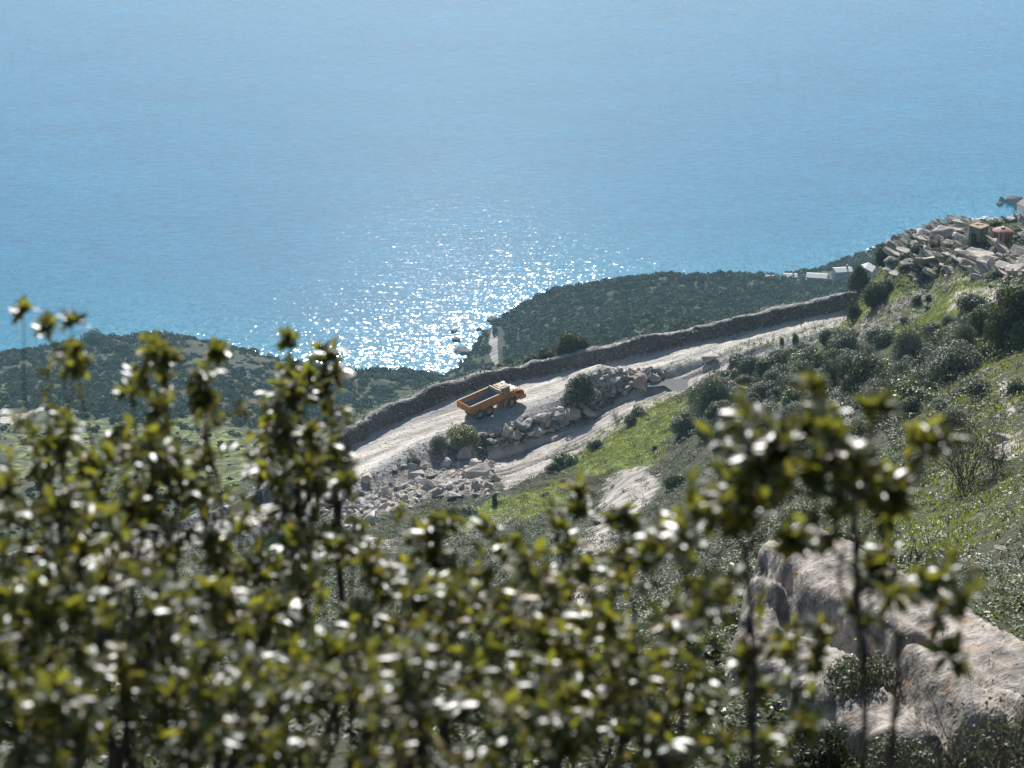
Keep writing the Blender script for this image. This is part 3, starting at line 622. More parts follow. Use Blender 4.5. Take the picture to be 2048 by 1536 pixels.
for s in (-1, 1):
    def fender(bm):
        n = 12; O = []; I = []
        for k in range(n+1):
            a = math.radians(-5+175*k/n); O.append((2.6+1.14*math.cos(a), 0.92+1.08*math.sin(a))); I.append((2.6+1.02*math.cos(a), 0.92+0.97*math.sin(a)))
        O[0] = (3.78, 0.95); O[-1] = (1.45, 1.0)
        y0, y1 = (0.86*s, 1.46*s); 
        for k in range(n):
            q = [(O[k], y0), (O[k+1], y0), (O[k+1], y1), (O[k], y1)]
            A = [bm.verts.new((p[0], y, p[1])) for p, y in q]
            q2 = [(I[k], y0), (I[k+1], y0), (I[k+1], y1), (I[k], y1)]
            B = [bm.verts.new((p[0], y, p[1])) for p, y in q2]
            bm.faces.new(A); bm.faces.new(B[::-1])
            for i in range(4): bm.faces.new((A[i], B[i], B[(i+1) % 4], A[(i+1) % 4]))
        for x in (0,): box(bm, 1.15, 1.6, s*1.1-0.3, s*1.1+0.3, 0.65, 1.35, 0.04)
    tpart('mudguard', fender, M['orange'])
def cab(bm):
    box(bm, 1.0, 2.75, -0.92, 0.92, 1.25, 2.22, 0.05)          # lower body
    for x in (1.06, 1.75, 2.62):                                  # pillars
        for s in (-1, 1): box(bm, x-0.055, x+0.055, s*0.87-0.05, s*0.87+0.05, 2.2, 3.2)
    for s in (-1, 1): box(bm, 1.02, 2.68, s*0.87-0.05, s*0.87+0.05, 3.12, 3.25)
    for x in (1.06, 2.62): box(bm, x-0.055, x+0.055, -0.85, 0.85, 3.12, 3.25)
cb = tpart('cab', cab, M['orange'])
tpart('cab_roof', lambda bm: (box(bm, 0.9, 2.85, -0.98, 0.98, 3.25, 3.42, 0.07), box(bm, 1.2, 2.3, -0.6, 0.6, 3.42, 3.50, 0.03)), M['roof_paint'], cb)
for nm, b in (('windscreen', (2.60, 2.64, -0.82, 0.82, 2.2, 3.14)), ('rear_window', (1.04, 1.08, -0.82, 0.82, 2.2, 3.14))):
    tpart(nm, lambda bm: box(bm, *b), M['glass'], cb)
for s in (-1, 1):
    tpart('door', lambda bm: (box(bm, 1.78, 2.58, s*0.93-0.025, s*0.93+0.025, 1.4, 2.2, 0.02)), M['orange'], cb)
    for x0, x1 in ((1.115, 1.695), (1.805, 2.565)): tpart('side_window', lambda bm: box(bm, x0, x1, s*0.875-0.02, s*0.875+0.02, 2.22, 3.12), M['glass'], cb)
    tpart('mirror', lambda bm: (cyl(bm, (2.7, s*0.92, 2.75), (2.95, s*1.32, 2.8), 0.02, seg=6), box(bm, 2.93, 3.0, s*1.35-0.11, s*1.35+0.11, 2.45, 2.95, 0.02)), M['black'], cb)
    tpart('step', lambda bm: ([box(bm, 1.05+0.02*k, 1.5, s*1.15-0.14, s*1.15+0.14, 0.55+0.3*k, 0.59+0.3*k) for k in range(3)], box(bm, 1.1, 1.14, s*1.3-0.02, s*1.3+0.02, 0.5, 1.9)), M['dark_steel'], cb)
tpart('exhaust_stack', lambda bm: (cyl(bm, (0.86, -0.78, 1.3), (0.86, -0.78, 3.3), 0.1, seg=14), cyl(bm, (0.86, -0.78, 3.3), (0.80, -0.78, 3.62), 0.07, seg=12)), M['chrome'], sm=False)
tpart('beacon', lambda bm: (cyl(bm, (2.2, 0.35, 3.42), (2.2, 0.35, 3.56), 0.02, seg=6), cyl(bm, (2.2, 0.35, 3.54), (2.2, 0.35, 3.68), 0.075, seg=12)), M['amber'], cb)
tpart('antenna', lambda bm: cyl(bm, (1.1, 0.7, 3.4), (0.95, 0.75, 4.1), 0.012, seg=5), M['black'], cb)
tpart('handrail', lambda bm: [cyl(bm, a, b, 0.022, seg=6) for a, b in (((2.8, -1.0, 2.42), (2.8, -1.0, 2.95)), ((2.8, -1.0, 2.95), (4.4, -0.98, 2.75)), ((4.4, -0.98, 2.75), (4.4, -0.98, 2.22)), ((3.6, -0.99, 2.85), (3.6, -0.99, 2.34)))], M['dark_steel'])
for s in (-1, 1): tpart('roof_lamp', lambda bm: box(bm, 2.8, 2.93, s*0.75-0.12, s*0.75+0.12, 3.28, 3.42, 0.02), M['lens'], cb)
def tyre(bm):
    lathe(bm, [(0.36, -0.22), (0.50, -0.27), (0.72, -0.29), (0.775, -0.24), (0.79, -0.1), (0.79, 0.1), (0.775, 0.24), (0.72, 0.29), (0.50, 0.27), (0.36, 0.22)], seg=36)
    for k in range(22):
        a = 2*math.pi*k/22
        for s in (-1, 1):
            r = Matrix.Rotation(a+0.14*s, 3, 'Y')
            box(bm, -0.05, 0.05, s*0.14-0.15, s*0.14+0.15, 0.775, 0.83, 0, None)
            vs = bm.verts[-8:] if False else list(bm.verts)[-8:]
            bmesh.ops.rotate(bm, verts=vs, cent=(0, 0, 0), matrix=r)
def rimw(s):
    def f(bm):
        lathe(bm, [(0.40, s*0.24), (0.37, s*0.21), (0.33, s*0.10), (0.20, s*0.06), (0.17, s*0.17), (0.10, s*0.21), (0.001, s*0.21)], seg=24)
        lathe(bm, [(0.39, -s*0.2), (0.30, -s*0.1), (0.001, -s*0.1)], seg=24)
    return f
for x in (2.6, -1.57, -3.24):
    for s in (-1, 1):
        w = link('wheel', None, truck, (x, s*1.15, 0.81), (0, random.random()*6, 0))
        tpart('tyre', tyre, M['tyre'], w); tpart('rim', rimw(s), M['rim_paint'], w)

# ------------------------------------------------------------------ rocks
def hull_rock(seed, dims=(1, 0.8, 0.6), n=26, rough=0.06, boxy=0.6, sub=2):
    r = np.random.default_rng(seed); P = r.normal(size=(n, 3)); P /= np.abs(P).max(1)[:, None]**boxy*np.linalg.norm(P, axis=1)[:, None]**(1-boxy)
    P *= r.uniform(0.72, 1.0, (n, 1)); P *= np.array(dims)
    bm = bmesh.new(); vs = [bm.verts.new(p) for p in P]
    res = bmesh.ops.convex_hull(bm, input=vs)
    bmesh.ops.delete(bm, geom=[v for v in bm.verts if not v.link_faces], context='VERTS')
    bmesh.ops.dissolve_limit(bm, angle_limit=0.2, verts=bm.verts, edges=bm.edges)
    bmesh.ops.bevel(bm, geom=list(bm.edges), offset=0.035, segments=1, affect='EDGES')
    bmesh.ops.triangulate(bm, faces=bm.faces)
    for _ in range(sub): bmesh.ops.subdivide_edges(bm, edges=[e for e in bm.edges if e.calc_length() > 0.16], cuts=1, use_grid_fill=True)
    bmesh.ops.triangulate(bm, faces=bm.faces)
    co = np.array([v.co for v in bm.verts]); nn = vnoise3(co*3.1+seed, seed)+0.5*vnoise3(co*7.3, seed+3)
    for v, d in zip(bm.verts, nn): v.co += v.normal*float(d)*rough
    bmesh.ops.recalc_face_normals(bm, faces=bm.faces)
    me = bpy.data.meshes.new('rock'); bm.to_mesh(me); bm.free(); return me
def with_mat(me, m): me.materials.clear(); me.materials.append(m); return me
boulders = [with_mat(hull_rock(100+k, (1, random.uniform(0.6, 0.95), random.uniform(0.35, 0.75)), 22), M['rock']) for k in range(12)]
slabs = [with_mat(hull_rock(300+k, (1, random.uniform(0.5, 0.85), random.uniform(0.14, 0.24)), 20, 0.03, 0.85), M['slab']) for k in range(10)]
def put_rock(name, me, p, size, rot, label, cat, group=None, sc=(1, 1, 1)):
    o = link(name, me, None, p, rot, [size*c for c in sc]); return tag(o, label, cat, group)
def sample_poly(P, n, r, mind):
    out = []; lo, hi = P.min(0), P.max(0)
    for _ in range(n*60):
        q = lo+(hi-lo)*r.random(2)
        if inside(P, q[:1], q[1:2], 0.01)[0] > 0.5 and all((q[0]-a)**2+(q[1]-b)**2 > mind**2 for a, b in out): out.append(tuple(q))
        if len(out) >= n: break
    return out
r_ = np.random.default_rng(5)
# big recognisable blocks of the heaps
for u, v, wpx, hpx, me, rot, lab in [
        (957, 945, 62, 26, 0, (0.25, -0.1, 0.25), 'broad pale flat-topped boulder at the front right of the large rock heap'),
        (930, 905, 36, 34, 3, (0.5, 0.4, 1.2), 'large brown-grey rounded boulder at the top of the large rock heap'),
        (892, 922, 26, 30, 5, (0.9, 0.2, 2.0), 'bright white upright boulder in the middle of the large rock heap'),
        (833, 948, 36, 20, 1, (0.2, 0.1, 0.4), 'pale wedge-shaped boulder on the sea side of the large rock heap'),
        (770, 985, 44, 46, 7, (1.1, 0.3, 0.5), 'tall dark-sided boulder at the front left of the large rock heap'),
        (655, 1008, 30, 18, 2, (0.1, 0.2, 0.3), 'pale flat boulder at the far left end of the large rock heap'),
        (920, 893, 54, 12, 8, (0.1, 0.35, -0.35), 'long leaning plank-like slab at the back of the large rock heap beside the yellow bush'),
        (905, 992, 36, 14, 4, (0.1, 0.1, 0.2), 'low white slab at the front edge of the large rock heap'),
        (978, 968, 26, 34, 9, (0.4, 0.9, 0.3), 'pinkish split block at the right end of the large rock heap'),
        (1143, 829, 40, 26, 6, (0.5, 0.1, 0.5), 'bright pale block with a slanting face in the lower rock row beside the dirt track'),
        (1180, 828, 34, 18, 10, (0.1, 0.5, 0.2), 'blue-grey angular block next to the bright block in the lower rock row'),
        (1282, 772, 40, 20, 11, (0.1, 0.4, -0.5), 'reddish leaning slab at the edge of the puddle'),
        (1190, 783, 36, 24, 2, (0.3, 0.5, 0.9), 'rounded grey boulder on the flank of the dark mound'),
        (1420, 717, 38, 20, 1, (0.1, -0.1, 0.2), 'pale split boulder standing alone between the gravel road and the dirt track'),
        (1078, 862, 30, 20, 5, (0.2, 0.1, 0.4), 'blue-grey boulder near the truck end of the lower rock row')]:
    p = hit(u, v+hpx*0.35, 150)
    if p is None: continue
    s = wpx/F*np.linalg.norm(p-np.array([0, 0, CAMZ]))/2
    put_rock('boulder', boulders[me], p+np.array([0, 0, s*0.35]), s*1.1, rot, lab, 'boulder', 'boulders dumped beside the gravel road', (1, 1, max(0.6, hpx/wpx*1.3)))
PA = [(655, 1015, 'at the left end of the large heap'), (720, 1000, 'in the left part of the large heap'), (790, 990, 'left of the heap middle'), (850, 950, 'in the middle of the large heap'),
      (900, 905, 'at the top of the large heap'), (925, 985, 'at the front of the large heap'), (975, 945, 'at the right end of the large heap'), (850, 1020, 'at the foot of the large heap'), (955, 895, 'beside the yellow bush')]
PB = [(990, 885, 'at the left end of the lower row'), (1045, 870, 'below the truck shadow'), (1100, 850, 'by the dirt track ruts'), (1150, 820, 'left of the dark mound'), (1200, 790, 'below the dark mound'),
      (1245, 765, 'right of the dark mound'), (1300, 760, 'beside the puddle')]
made = []
for P, n, mind, pl, grp in ((heapA, 150, 0.72, PA, 'boulders of the large rock heap'), (heapB, 110, 0.66, PB, 'boulders of the lower rock row')):
    for q in sample_poly(P, n, r_, mind):
        s = float(np.clip(r_.lognormal(-0.50, 0.42), 0.28, 1.6)); z = float(H(*q)); k = int(r_.choice(5, p=[0.38, 0.13, 0.17, 0.17, 0.15])); zs = r_.uniform(0.7, 1.3)
        lab = ('small ' if s < 0.48 else 'mid-sized ' if s < 0.85 else 'big ')+ROCKS[k][0]+' boulder '+nearest_place((q[0], q[1], z), pl)
        o = put_rock('boulder', boulders[r_.integers(12)], (q[0], q[1], z+s*0.28), s, tuple(r_.uniform(-0.6, 0.6, 2))+(r_.uniform(0, 6.3),), lab, 'boulder', grp, (1, 1, zs))
        o.material_slots[0].link = 'OBJECT'; o.material_slots[0].material = ROCKS[k][1]; made.append(o)
number_off(made)
# the outcrop on the ridge: plates dipping to the right
oc = np.array([hit_near(u, v)[:2] for u, v in [(1775, 548), (1788, 500), (1800, 474), (1850, 462), (1930, 452), (2085, 446), (2085, 555), (1960, 565), (1880, 545), (1800, 555)]])
dip = math.radians(27)
def plate(q, s, lab, grp, el=0.0, sc=(1, 1, 1), up=0.1, yaw=0.0):
    z = float(H(*q)); e = (r_.normal()*0.16+el, dip+r_.normal()*0.17, yaw+r_.normal()*0.6)
    return put_rock('rock_slab', slabs[r_.integers(10)], (q[0], q[1], z+s*up), s, e, lab, 'rock slab', grp, sc)
for u, v, wpx, sc, el, yaw, lab in [
        (1862, 527, 105, (1, 0.9, 1.3), -0.25, 0.1, 'broad smooth pale rock slab at the foot of the outcrop above the grass'),
        (1960, 520, 90, (1, 0.75, 1.6), -0.3, -0.2, 'wedge-shaped sloping slab with a dark split face on the right of the outcrop foot'),
        (1895, 470, 95, (1, 0.8, 1.5), -0.2, 0, 'large cracked slab dome in the upper left of the outcrop'),
        (1830, 475, 42, (1, 0.9, 2.2), -0.1, 0, 'upright pale block at the left shoulder of the outcrop'),
        (2000, 552, 70, (1, 0.5, 1.0), 0, 0, 'low blue-grey slab by the bare soil right of the outcrop foot')]:
    p = hit_near(u, v)
    s = wpx/F*np.linalg.norm(p-np.array([0, 0, CAMZ]))/2; plate(p[:2], s, lab, 'slabs of the rocky outcrop', el, sc, 0.12, yaw)
PO = [(1800, 500, 'on the left shoulder of the outcrop'), (1860, 475, 'left of the hut'), (1880, 510, 'below and left of the hut'), (1945, 500, 'just below the hut'), (1985, 440, 'behind the tank'), (2030, 470, 'right of the tank'),
      (1990, 510, 'below the tank'), (2035, 530, 'at the right edge below the tank'), (1900, 545, 'along the foot of the outcrop'), (1925, 440, 'behind the hut')]
made = []
for q in sample_poly(oc, 230, r_, 0.85):
    s = float(np.clip(r_.lognormal(0.12, 0.42), 0.45, 2.3)); z = float(H(*q)); p = (q[0], q[1], z)
    u_, v_ = uv(p)
    if abs(u_-1951) < 26 and 440 < v_ < 500 or abs(u_-2003) < 30 and 450 < v_ < 505: continue
    made.append(plate(q, s, ('small ' if s < 0.85 else 'mid-sized ' if s < 1.4 else 'big ')+'tilted beige rock slab '+nearest_place(p, PO), 'tilted slabs of the rocky outcrop', sc=(1, r_.uniform(0.7, 1.2), r_.uniform(0.9, 2.0)), up=0.06))
for u in np.linspace(1785, 2090, 40):
    p = hit_near(u, 420)
    made.append(plate(p[:2]+r_.normal(size=2)*0.5, r_.uniform(0.8, 1.5), 'beige skyline slab '+nearest_place(p, PO), 'skyline slabs of the rocky outcrop', sc=(1, 0.9, r_.uniform(1.2, 2.2)), up=0.12))
number_off(made)
# single stones on the right slope
for u, v, wpx, lab in [(2005, 1105, 46, 'white flat stone in green plants on the right slope'), (1930, 1148, 30, 'small pale stone below the white flat stone on the right slope'),
                       (1905, 1112, 70, 'dark brown slab lying in plants behind the big lichen rock'), (1480, 782, 50, 'pale slab lying among shrubs right of the puddle'),
                       (2010, 885, 70, 'flat grey ledge at the right edge below the footpath'), (2000, 925, 60, 'low stone ledge under the flat grey ledge at the right edge'),
                       (1395, 655, 14, 'small white stone in the dark wood beyond the road'), (1690, 1010, 60, 'pale rubble stone behind the big lichen rock')]:
    p = hit(u, v, 20)
    if p is None: continue
    s = wpx/F*np.linalg.norm(p-np.array([0, 0, CAMZ]))/2
    put_rock('stone', slabs[r_.integers(10)], p+np.array([0, 0, s*0.15]), s, (-0.1, 0.2, r_.uniform(-0.4, 0.4)), lab, 'stone', None, (1, 0.8, 1.4))
# loose stones: uncountable
def scatter_small(name, spots, smin, smax, mat, seed, flat=0.4):
    r = np.random.default_rng(seed); n = len(spots)
    base = np.array([(1, 0, 0), (-0.8, 0.3, 0), (0.1, 0.9, 0.1), (0.0, -0.8, 0), (0.1, 0, 1.0), (0.5, 0.5, 0.7), (-0.5, -0.4, 0.6)])
    fc = np.array([(0, 5, 4), (0, 2, 5), (2, 4, 5), (2, 1, 4), (1, 6, 4), (1, 3, 6), (3, 4, 6), (3, 0, 4)])
    a = r.uniform(0, 6.28, n); s = np.exp(r.uniform(math.log(smin), math.log(smax), n)); B = base[None]*(1+r.normal(0, 0.22, (n, 7, 3)))
    B = B*s[:, None, None]*np.array([1, 0.75, flat]); x = B[..., 0]*np.cos(a)[:, None]-B[..., 1]*np.sin(a)[:, None]; y = B[..., 0]*np.sin(a)[:, None]+B[..., 1]*np.cos(a)[:, None]
    V = np.stack([x+spots[:, 0:1], y+spots[:, 1:2], B[..., 2]+spots[:, 2:3]-s[:, None]*0.05], -1).reshape(-1, 3)
    Fc = (fc[None]+np.arange(n)[:, None, None]*7).reshape(-1, 3)
    return tag(link(name, mesh_np(name, V, Fc, mat)), kind='stuff')
flatmask = {'stone': stone, 'grass': grass, 'grav': grav, 'dirt': np.maximum(track, path)}
def spots_where(mask, n, seed, rlo=0, rhi=1e9, jitter=1.0):
    r = np.random.default_rng(seed)
    area_w = RR*np.gradient(rs)[:, None]*np.gradient(azs)[None, :]
    wgt = (mask*area_w*((RR > rlo) & (RR < rhi))*(np.abs(AZ) < 0.29)).ravel(); k = r.choice(len(wgt), n, p=wgt/wgt.sum())
    x, y = X.ravel()[k]+r.normal(size=n)*0.4*jitter, Y.ravel()[k]+r.normal(size=n)*0.4*jitter
    return np.stack([x, y, H(x, y)], -1)
t = NT('loose_stone'); isl = t.n('ShaderNodeNewGeometry').outputs['Random Per Island']
M['loose'] = t.end(t.bsdf(t.ramp(isl, [(0, (0.14, 0.13, 0.12)), (0.5, (0.32, 0.29, 0.26)), (1, (0.55, 0.52, 0.48))]), 0.9))
scatter_small('loose_stones', np.concatenate([spots_where(stone*(RR < 400), 9000, 1, 150, 400), spots_where(grass, 2500, 2, 60, 400)]), 0.06, 0.36, M['loose'], 3)
scatter_small('road_gravel', np.concatenate([spots_where(grav, 9000, 4, 200, 400), spots_where(m_berm, 7000, 8, 200, 400), spots_where(track, 2500, 5, 200, 400), spots_where(m_road*(np.abs(S_) > H_*0.8), 3000, 9, 200, 400)]), 0.04, 0.15, M['loose'], 6)
scatter_small('bank_rubble', spots_where(m_berm*(S_ < H_+3.2), 2200, 71, 200, 400), 0.07, 0.26, M['loose'], 72, 0.6)
scatter_small('slope_rubble', spots_where(np.clip(0.15+grass+path, 0, 1), 9000, 7, 15, 190), 0.03, 0.22, M['loose'], 8)
# rocks in the surf
for u, v, wpx, hh_, lab in [(907, 663, 18, 1.2, 'long dark rock in the glittering water left of the cove'), (913, 679, 20, 1.4, 'dark rock just below the long one in the glitter'), (958, 659, 14, 1.2, 'small dark rock near the coastal road end'),
                            (985, 640, 26, 1.8, 'dark rocky spur at the mouth of the cove'), (2003, 402, 12, 3.0, 'small dark sea rock in foam left of the big one'), (1999, 409, 14, 2.4, 'lowest small dark sea rock ringed with foam'),
                            (2027, 405, 36, 5.5, 'largest dark sea rock at the right edge'), (2042, 418, 30, 3.5, 'dark sea rock touching the shore below the largest one'), (925, 702, 34, 1.6, 'flat pale shore rock below the cove')]:
    p = at_z(u, v, 0); s = wpx/F*np.linalg.norm(p-np.array([0, 0, CAMZ]))/2
    put_rock('sea_rock', with_mat(hull_rock(900+u, (1, 0.7, 0.5), 26, 0.09), M['sea_rock']), p, s, (0, 0.1, 0.2), lab, 'rock', 'rocks in the surf', (1, 1.6, hh_/s*1.8))

# ------------------------------------------------------------------ the hut and the tank on the outcrop
def px_size(u, v, wpx, p): return wpx/F*np.linalg.norm(np.array(p)-np.array([0, 0, CAMZ]))
M['block'] = simple_noise_mat('grey_blockwork', [(0.3, (0.10, 0.11, 0.11)), (0.5, (0.17, 0.18, 0.175)), (0.7, (0.25, 0.25, 0.235))], 1.5, 0.9, 0.5, 0.03)
M['roof_slab'] = simple_noise_mat('weathered_roof', [(0.3, (0.20, 0.14, 0.09)), (0.5, (0.34, 0.27, 0.18)), (0.7, (0.42, 0.22, 0.12))], 2.2, 0.9)
p = hit_near(1955, 488)
hut = thing('stone_hut', 'narrow grey blockwork hut with a flat tan roof standing in the outcrop', 'hut', p-np.array([0, 0, 0.25]), 0.75, sc=(0.86, 0.86, 0.95))
def hutw(bm):
    box(bm, -1.0, 1.0, -0.95, 0.95, 0, 2.75, 0.02)
    for k in range(9): box(bm, -1.012, 1.012, -0.962, 0.962, 0.3*k+0.02, 0.3*k+0.27, 0.01)
tpart('wall', hutw, M['block'], hut)
tpart('roof', lambda bm: (box(bm, -1.12, 1.12, -1.07, 1.07, 2.752, 2.90, 0.03), box(bm, -0.2, 0.3, 0.1, 0.5, 2.9, 3.02, 0.03), box(bm, 0.4, 0.75, -0.2, 0.0, 2.9, 2.98, 0.02)), M['roof_slab'], hut)
tpart('door', lambda bm: (box(bm, -1.03, -1.014, -0.45, 0.45, 0.05, 1.95)), M['black'], hut)
t = NT('rusty_tank_paint'); o_ = t.obj(); s1 = t.noise(o_, 2.6, 4, 0.6, 0, ((1.3, 1.3, 0.12), (0, 0, 0))); s2 = t.noise(o_, 7, 5, 0.6)
c_ = t.mix(t.ramp(s1, [(0.44, 0.0), (0.52, 1.0)]), (0.42, 0.37, 0.32), (0.16, 0.05, 0.035)); sx = t.n('ShaderNodeSeparateXYZ'); t.l(o_, sx.inputs[0])
c_ = t.mix(t.ramp(t.math('MULTIPLY', sx.outputs[2], 0.36), [(0.60, 0.0), (0.66, 0.7)]), c_, (0.30, 0.13, 0.10)); sx2 = t.math('MULTIPLY', sx.outputs[2], 0.36)
c_ = t.mix(1.0, c_, t.ramp(s2, [(0.3, 0.75), (0.65, 1.15)]), 'MULTIPLY'); M['tank'] = t.end(t.bsdf(c_, 0.75, t.bump(s2, 0.3, 0.02)))
p = hit_near(2003, 489)
tank = thing('water_tank', 'rusty round metal tank with a domed lid on short legs beside the hut', 'tank', p-np.array([0, 0, 0.1]), 0.3)
tpart('tank_body', lambda bm: lathe(bm, [(0.01, 0.42), (1.0, 0.45), (1.22, 0.6), (1.27, 0.9), (1.27, 1.75), (1.30, 1.78), (1.30, 1.84), (1.2, 1.93), (0.8, 2.12), (0.3, 2.22), (0.01, 2.23)], 'Z', 40), M['tank'], tank, None, True)
tpart('hatch', lambda bm: lathe(bm, [(0.3, 2.18), (0.3, 2.33), (0.24, 2.37), (0.01, 2.38)], 'Z', 20), M['rim_paint'], tank)
for k in range(4):
    a = math.pi/4+k*math.pi/2
    tpart('leg', lambda bm: box(bm, math.cos(a)*0.95-0.09, math.cos(a)*0.95+0.09, math.sin(a)*0.95-0.09, math.sin(a)*0.95+0.09, -0.5, 0.52, 0.01), M['tank'], tank)

# ------------------------------------------------------------------ houses by the sea
M['wall_grey'] = simple_noise_mat('rough_grey_render', [(0.3, (0.26, 0.25, 0.23)), (0.7, (0.42, 0.40, 0.37))], 0.5)
M['wall_pink'] = simple_noise_mat('terracotta_render', [(0.3, (0.42, 0.24, 0.16)), (0.7, (0.52, 0.34, 0.26))], 0.5)
M['wall_pale'] = simple_noise_mat('pale_render', [(0.3, (0.48, 0.45, 0.41)), (0.7, (0.62, 0.59, 0.55))], 0.5)
M['roof_pale'] = simple_noise_mat('pale_roof_tiles', [(0.3, (0.42, 0.40, 0.375)), (0.7, (0.60, 0.575, 0.54))], 1.2)
M['pane'] = M['glass']
def house(u, v, wpx, rz, L, W, h, rh, wall, roof, label, chimney=None, wins=2, flat=False):
    p = hit(u, v, 500)
    if p is None: p = at_z(u, v, 22)
    z = min(float(H(p[0], p[1])), float(H(p[0]+3, p[1]+3)))-0.5
    b = thing('house', label, 'house', (p[0], p[1], z), rz, 'houses by the shore')
    def wl(bm):
        if flat: box(bm, -L/2, L/2, -W/2, W/2, 0, h)
        else:
            pr = [(-W/2, 0), (W/2, 0), (W/2, h), (0, h+rh), (-W/2, h)]
            A = [bm.verts.new((-L/2, y, zz)) for y, zz in pr]; B = [bm.verts.new((L/2, y, zz)) for y, zz in pr]
            bm.faces.new(A); bm.faces.new(B[::-1])
            for i in range(5): bm.faces.new((A[i], B[i], B[(i+1) % 5], A[(i+1) % 5]))
    tpart('wall', wl, wall, b)
    def rf(bm):
        if flat: box(bm, -L/2-0.15, L/2+0.15, -W/2-0.15, W/2+0.15, h+0.01, h+0.3)
        else:
            e = 0.35; k = rh/(W/2)
            for s in (-1, 1):
                q = [(-L/2-e, s*(W/2+e), h-e*k+0.04), (L/2+e, s*(W/2+e), h-e*k+0.04), (L/2+e, 0, h+rh+0.04), (-L/2-e, 0, h+rh+0.04)]
                A = [bm.verts.new(c) for c in q]; B = [bm.verts.new((c[0], c[1], c[2]+0.22)) for c in q]
                bm.faces.new(A); bm.faces.new(B[::-1])
                for i in range(4): bm.faces.new((A[i], B[i], B[(i+1) % 4], A[(i+1) % 4]))
    ro = tpart('roof', rf, roof, b)
    if chimney: tpart('chimney', lambda bm: box(bm, chimney-0.4, chimney+0.4, -0.4, 0.4, h+rh*0.5, h+rh+1.8, 0.03), wall, ro)
    for k in range(wins):
        x = -L/2+(k+0.5)*L/wins
        wo = tpart('window', lambda bm: box(bm, x-0.5, x+0.5, -W/2-0.06, -W/2+0.02, h-2.0, h-0.8), M['wall_pale'], b)
        tpart('pane', lambda bm: box(bm, x-0.4, x+0.4, -W/2-0.09, -W/2-0.062, h-1.9, h-0.9), M['pane'], wo)
    if not flat:
        wo = tpart('window', lambda bm: box(bm, L/2-0.02, L/2+0.06, -0.5, 0.5, h-1.9, h-0.7), M['wall_pale'], b)
    return b
house(1633, 566, 36, -0.18, 9.6, 6.4, 4.2, 0.9, M['wall_grey'], M['roof_pale'], 'grey house with a long white roof in the middle of the hamlet', None, 3)
house(1684, 560, 36, 0.15, 8.4, 6.4, 5.6, 0.9, M['wall_grey'], M['roof_pale'], 'tall grey house with a chimney right of the long white roof', 2.2, 2)
house(1732, 552, 26, 1.2, 8.0, 7.0, 4.8, 1.6, M['wall_grey'], M['roof_pale'], 'dark gabled house on the shore partly behind the trees', None, 2)
house(1580, 556, 26, -0.1, 6.5, 5.5, 3.0, 0.8, M['wall_pale'], M['roof_pale'], 'small pale house with a white gabled roof left of the hamlet', 1.5, 2)
house(1596, 549, 28, 0.1, 7.5, 6.0, 4.4, 0, M['wall_grey'], M['wall_pale'], 'flat-roofed grey house behind the small pale house', None, 2, True)
house(1545, 556, 22, -0.05, 6.5, 4.0, 2.2, 0.6, M['wall_pale'], M['roof_pale'], 'lowest pale shed at the left end of the hamlet', None, 1)
house(1607, 563, 22, 0.0, 5.5, 4.5, 2.2, 0, M['wall_pink'], M['wall_pale'], 'low terracotta outbuilding with a terrace left of the long white roof', None, 1, True)
p = at_z(2050, 424, 4)
b = thing('house', 'pale house with a pitched roof beside the sea rocks at the right edge', 'house', p, 0.5, 'houses by the shore')
tpart('wall', lambda bm: (box(bm, -3.6, 3.6, -3, 3, -3, 4.6), prism(bm, [(-3.6, 4.602), (3.6, 4.602), (0, 6.4)], -3, 3)), M['wall_pale'], b)
tpart('roof', lambda bm: (prism(bm, [(-3.9, 4.55), (0, 6.5), (0, 6.75), (-3.9, 4.8)], -3.3, 3.3), prism(bm, [(3.9, 4.55), (0, 6.5), (0, 6.75), (3.9, 4.8)], -3.3, 3.3)), M['wall_pink'], b)
# low walls and white bank along the coast road on the left
for (u0, v0, u1, v1, h, lab) in [(55, 686, 118, 684, 1.4, 'pale roadside wall on the far left headland'), (118, 683, 160, 676, 1.6, 'bright white stretch of wall on the left headland beside the trees')]:
    a, b_ = hit(u0, v0, 500), hit(u1, v1, 500)
    if a is None or b_ is None: continue
    q = thing('roadside_wall', lab, 'wall', a, math.atan2(b_[1]-a[1], b_[0]-a[0])); Lw = float(np.hypot(*(b_-a)[:2])); dz = float(b_[2]-a[2])
    def wl(bm):
        for k in range(8):
            x0, x1 = Lw*k/8, Lw*(k+1)/8-0.02; z0 = dz*(k+0.5)/8; box(bm, x0, x1, -0.3, 0.3, z0-0.8, z0+h)
    tpart('masonry', wl, M['wall_pale'], q)
p = hit(106, 683, 500)
if p is not None:
    q = thing('utility_pole', 'thin dark utility pole on the left headland', 'pole', p)
    tpart('post', lambda bm: cyl(bm, (0, 0, -0.5), (0, 0, 6.5), 0.13, 0.09, 8), M['bark'], q)
    tpart('crossarm', lambda bm: box(bm, -0.8, 0.8, -0.06, 0.06, 6.0, 6.12), M['bark'], q)
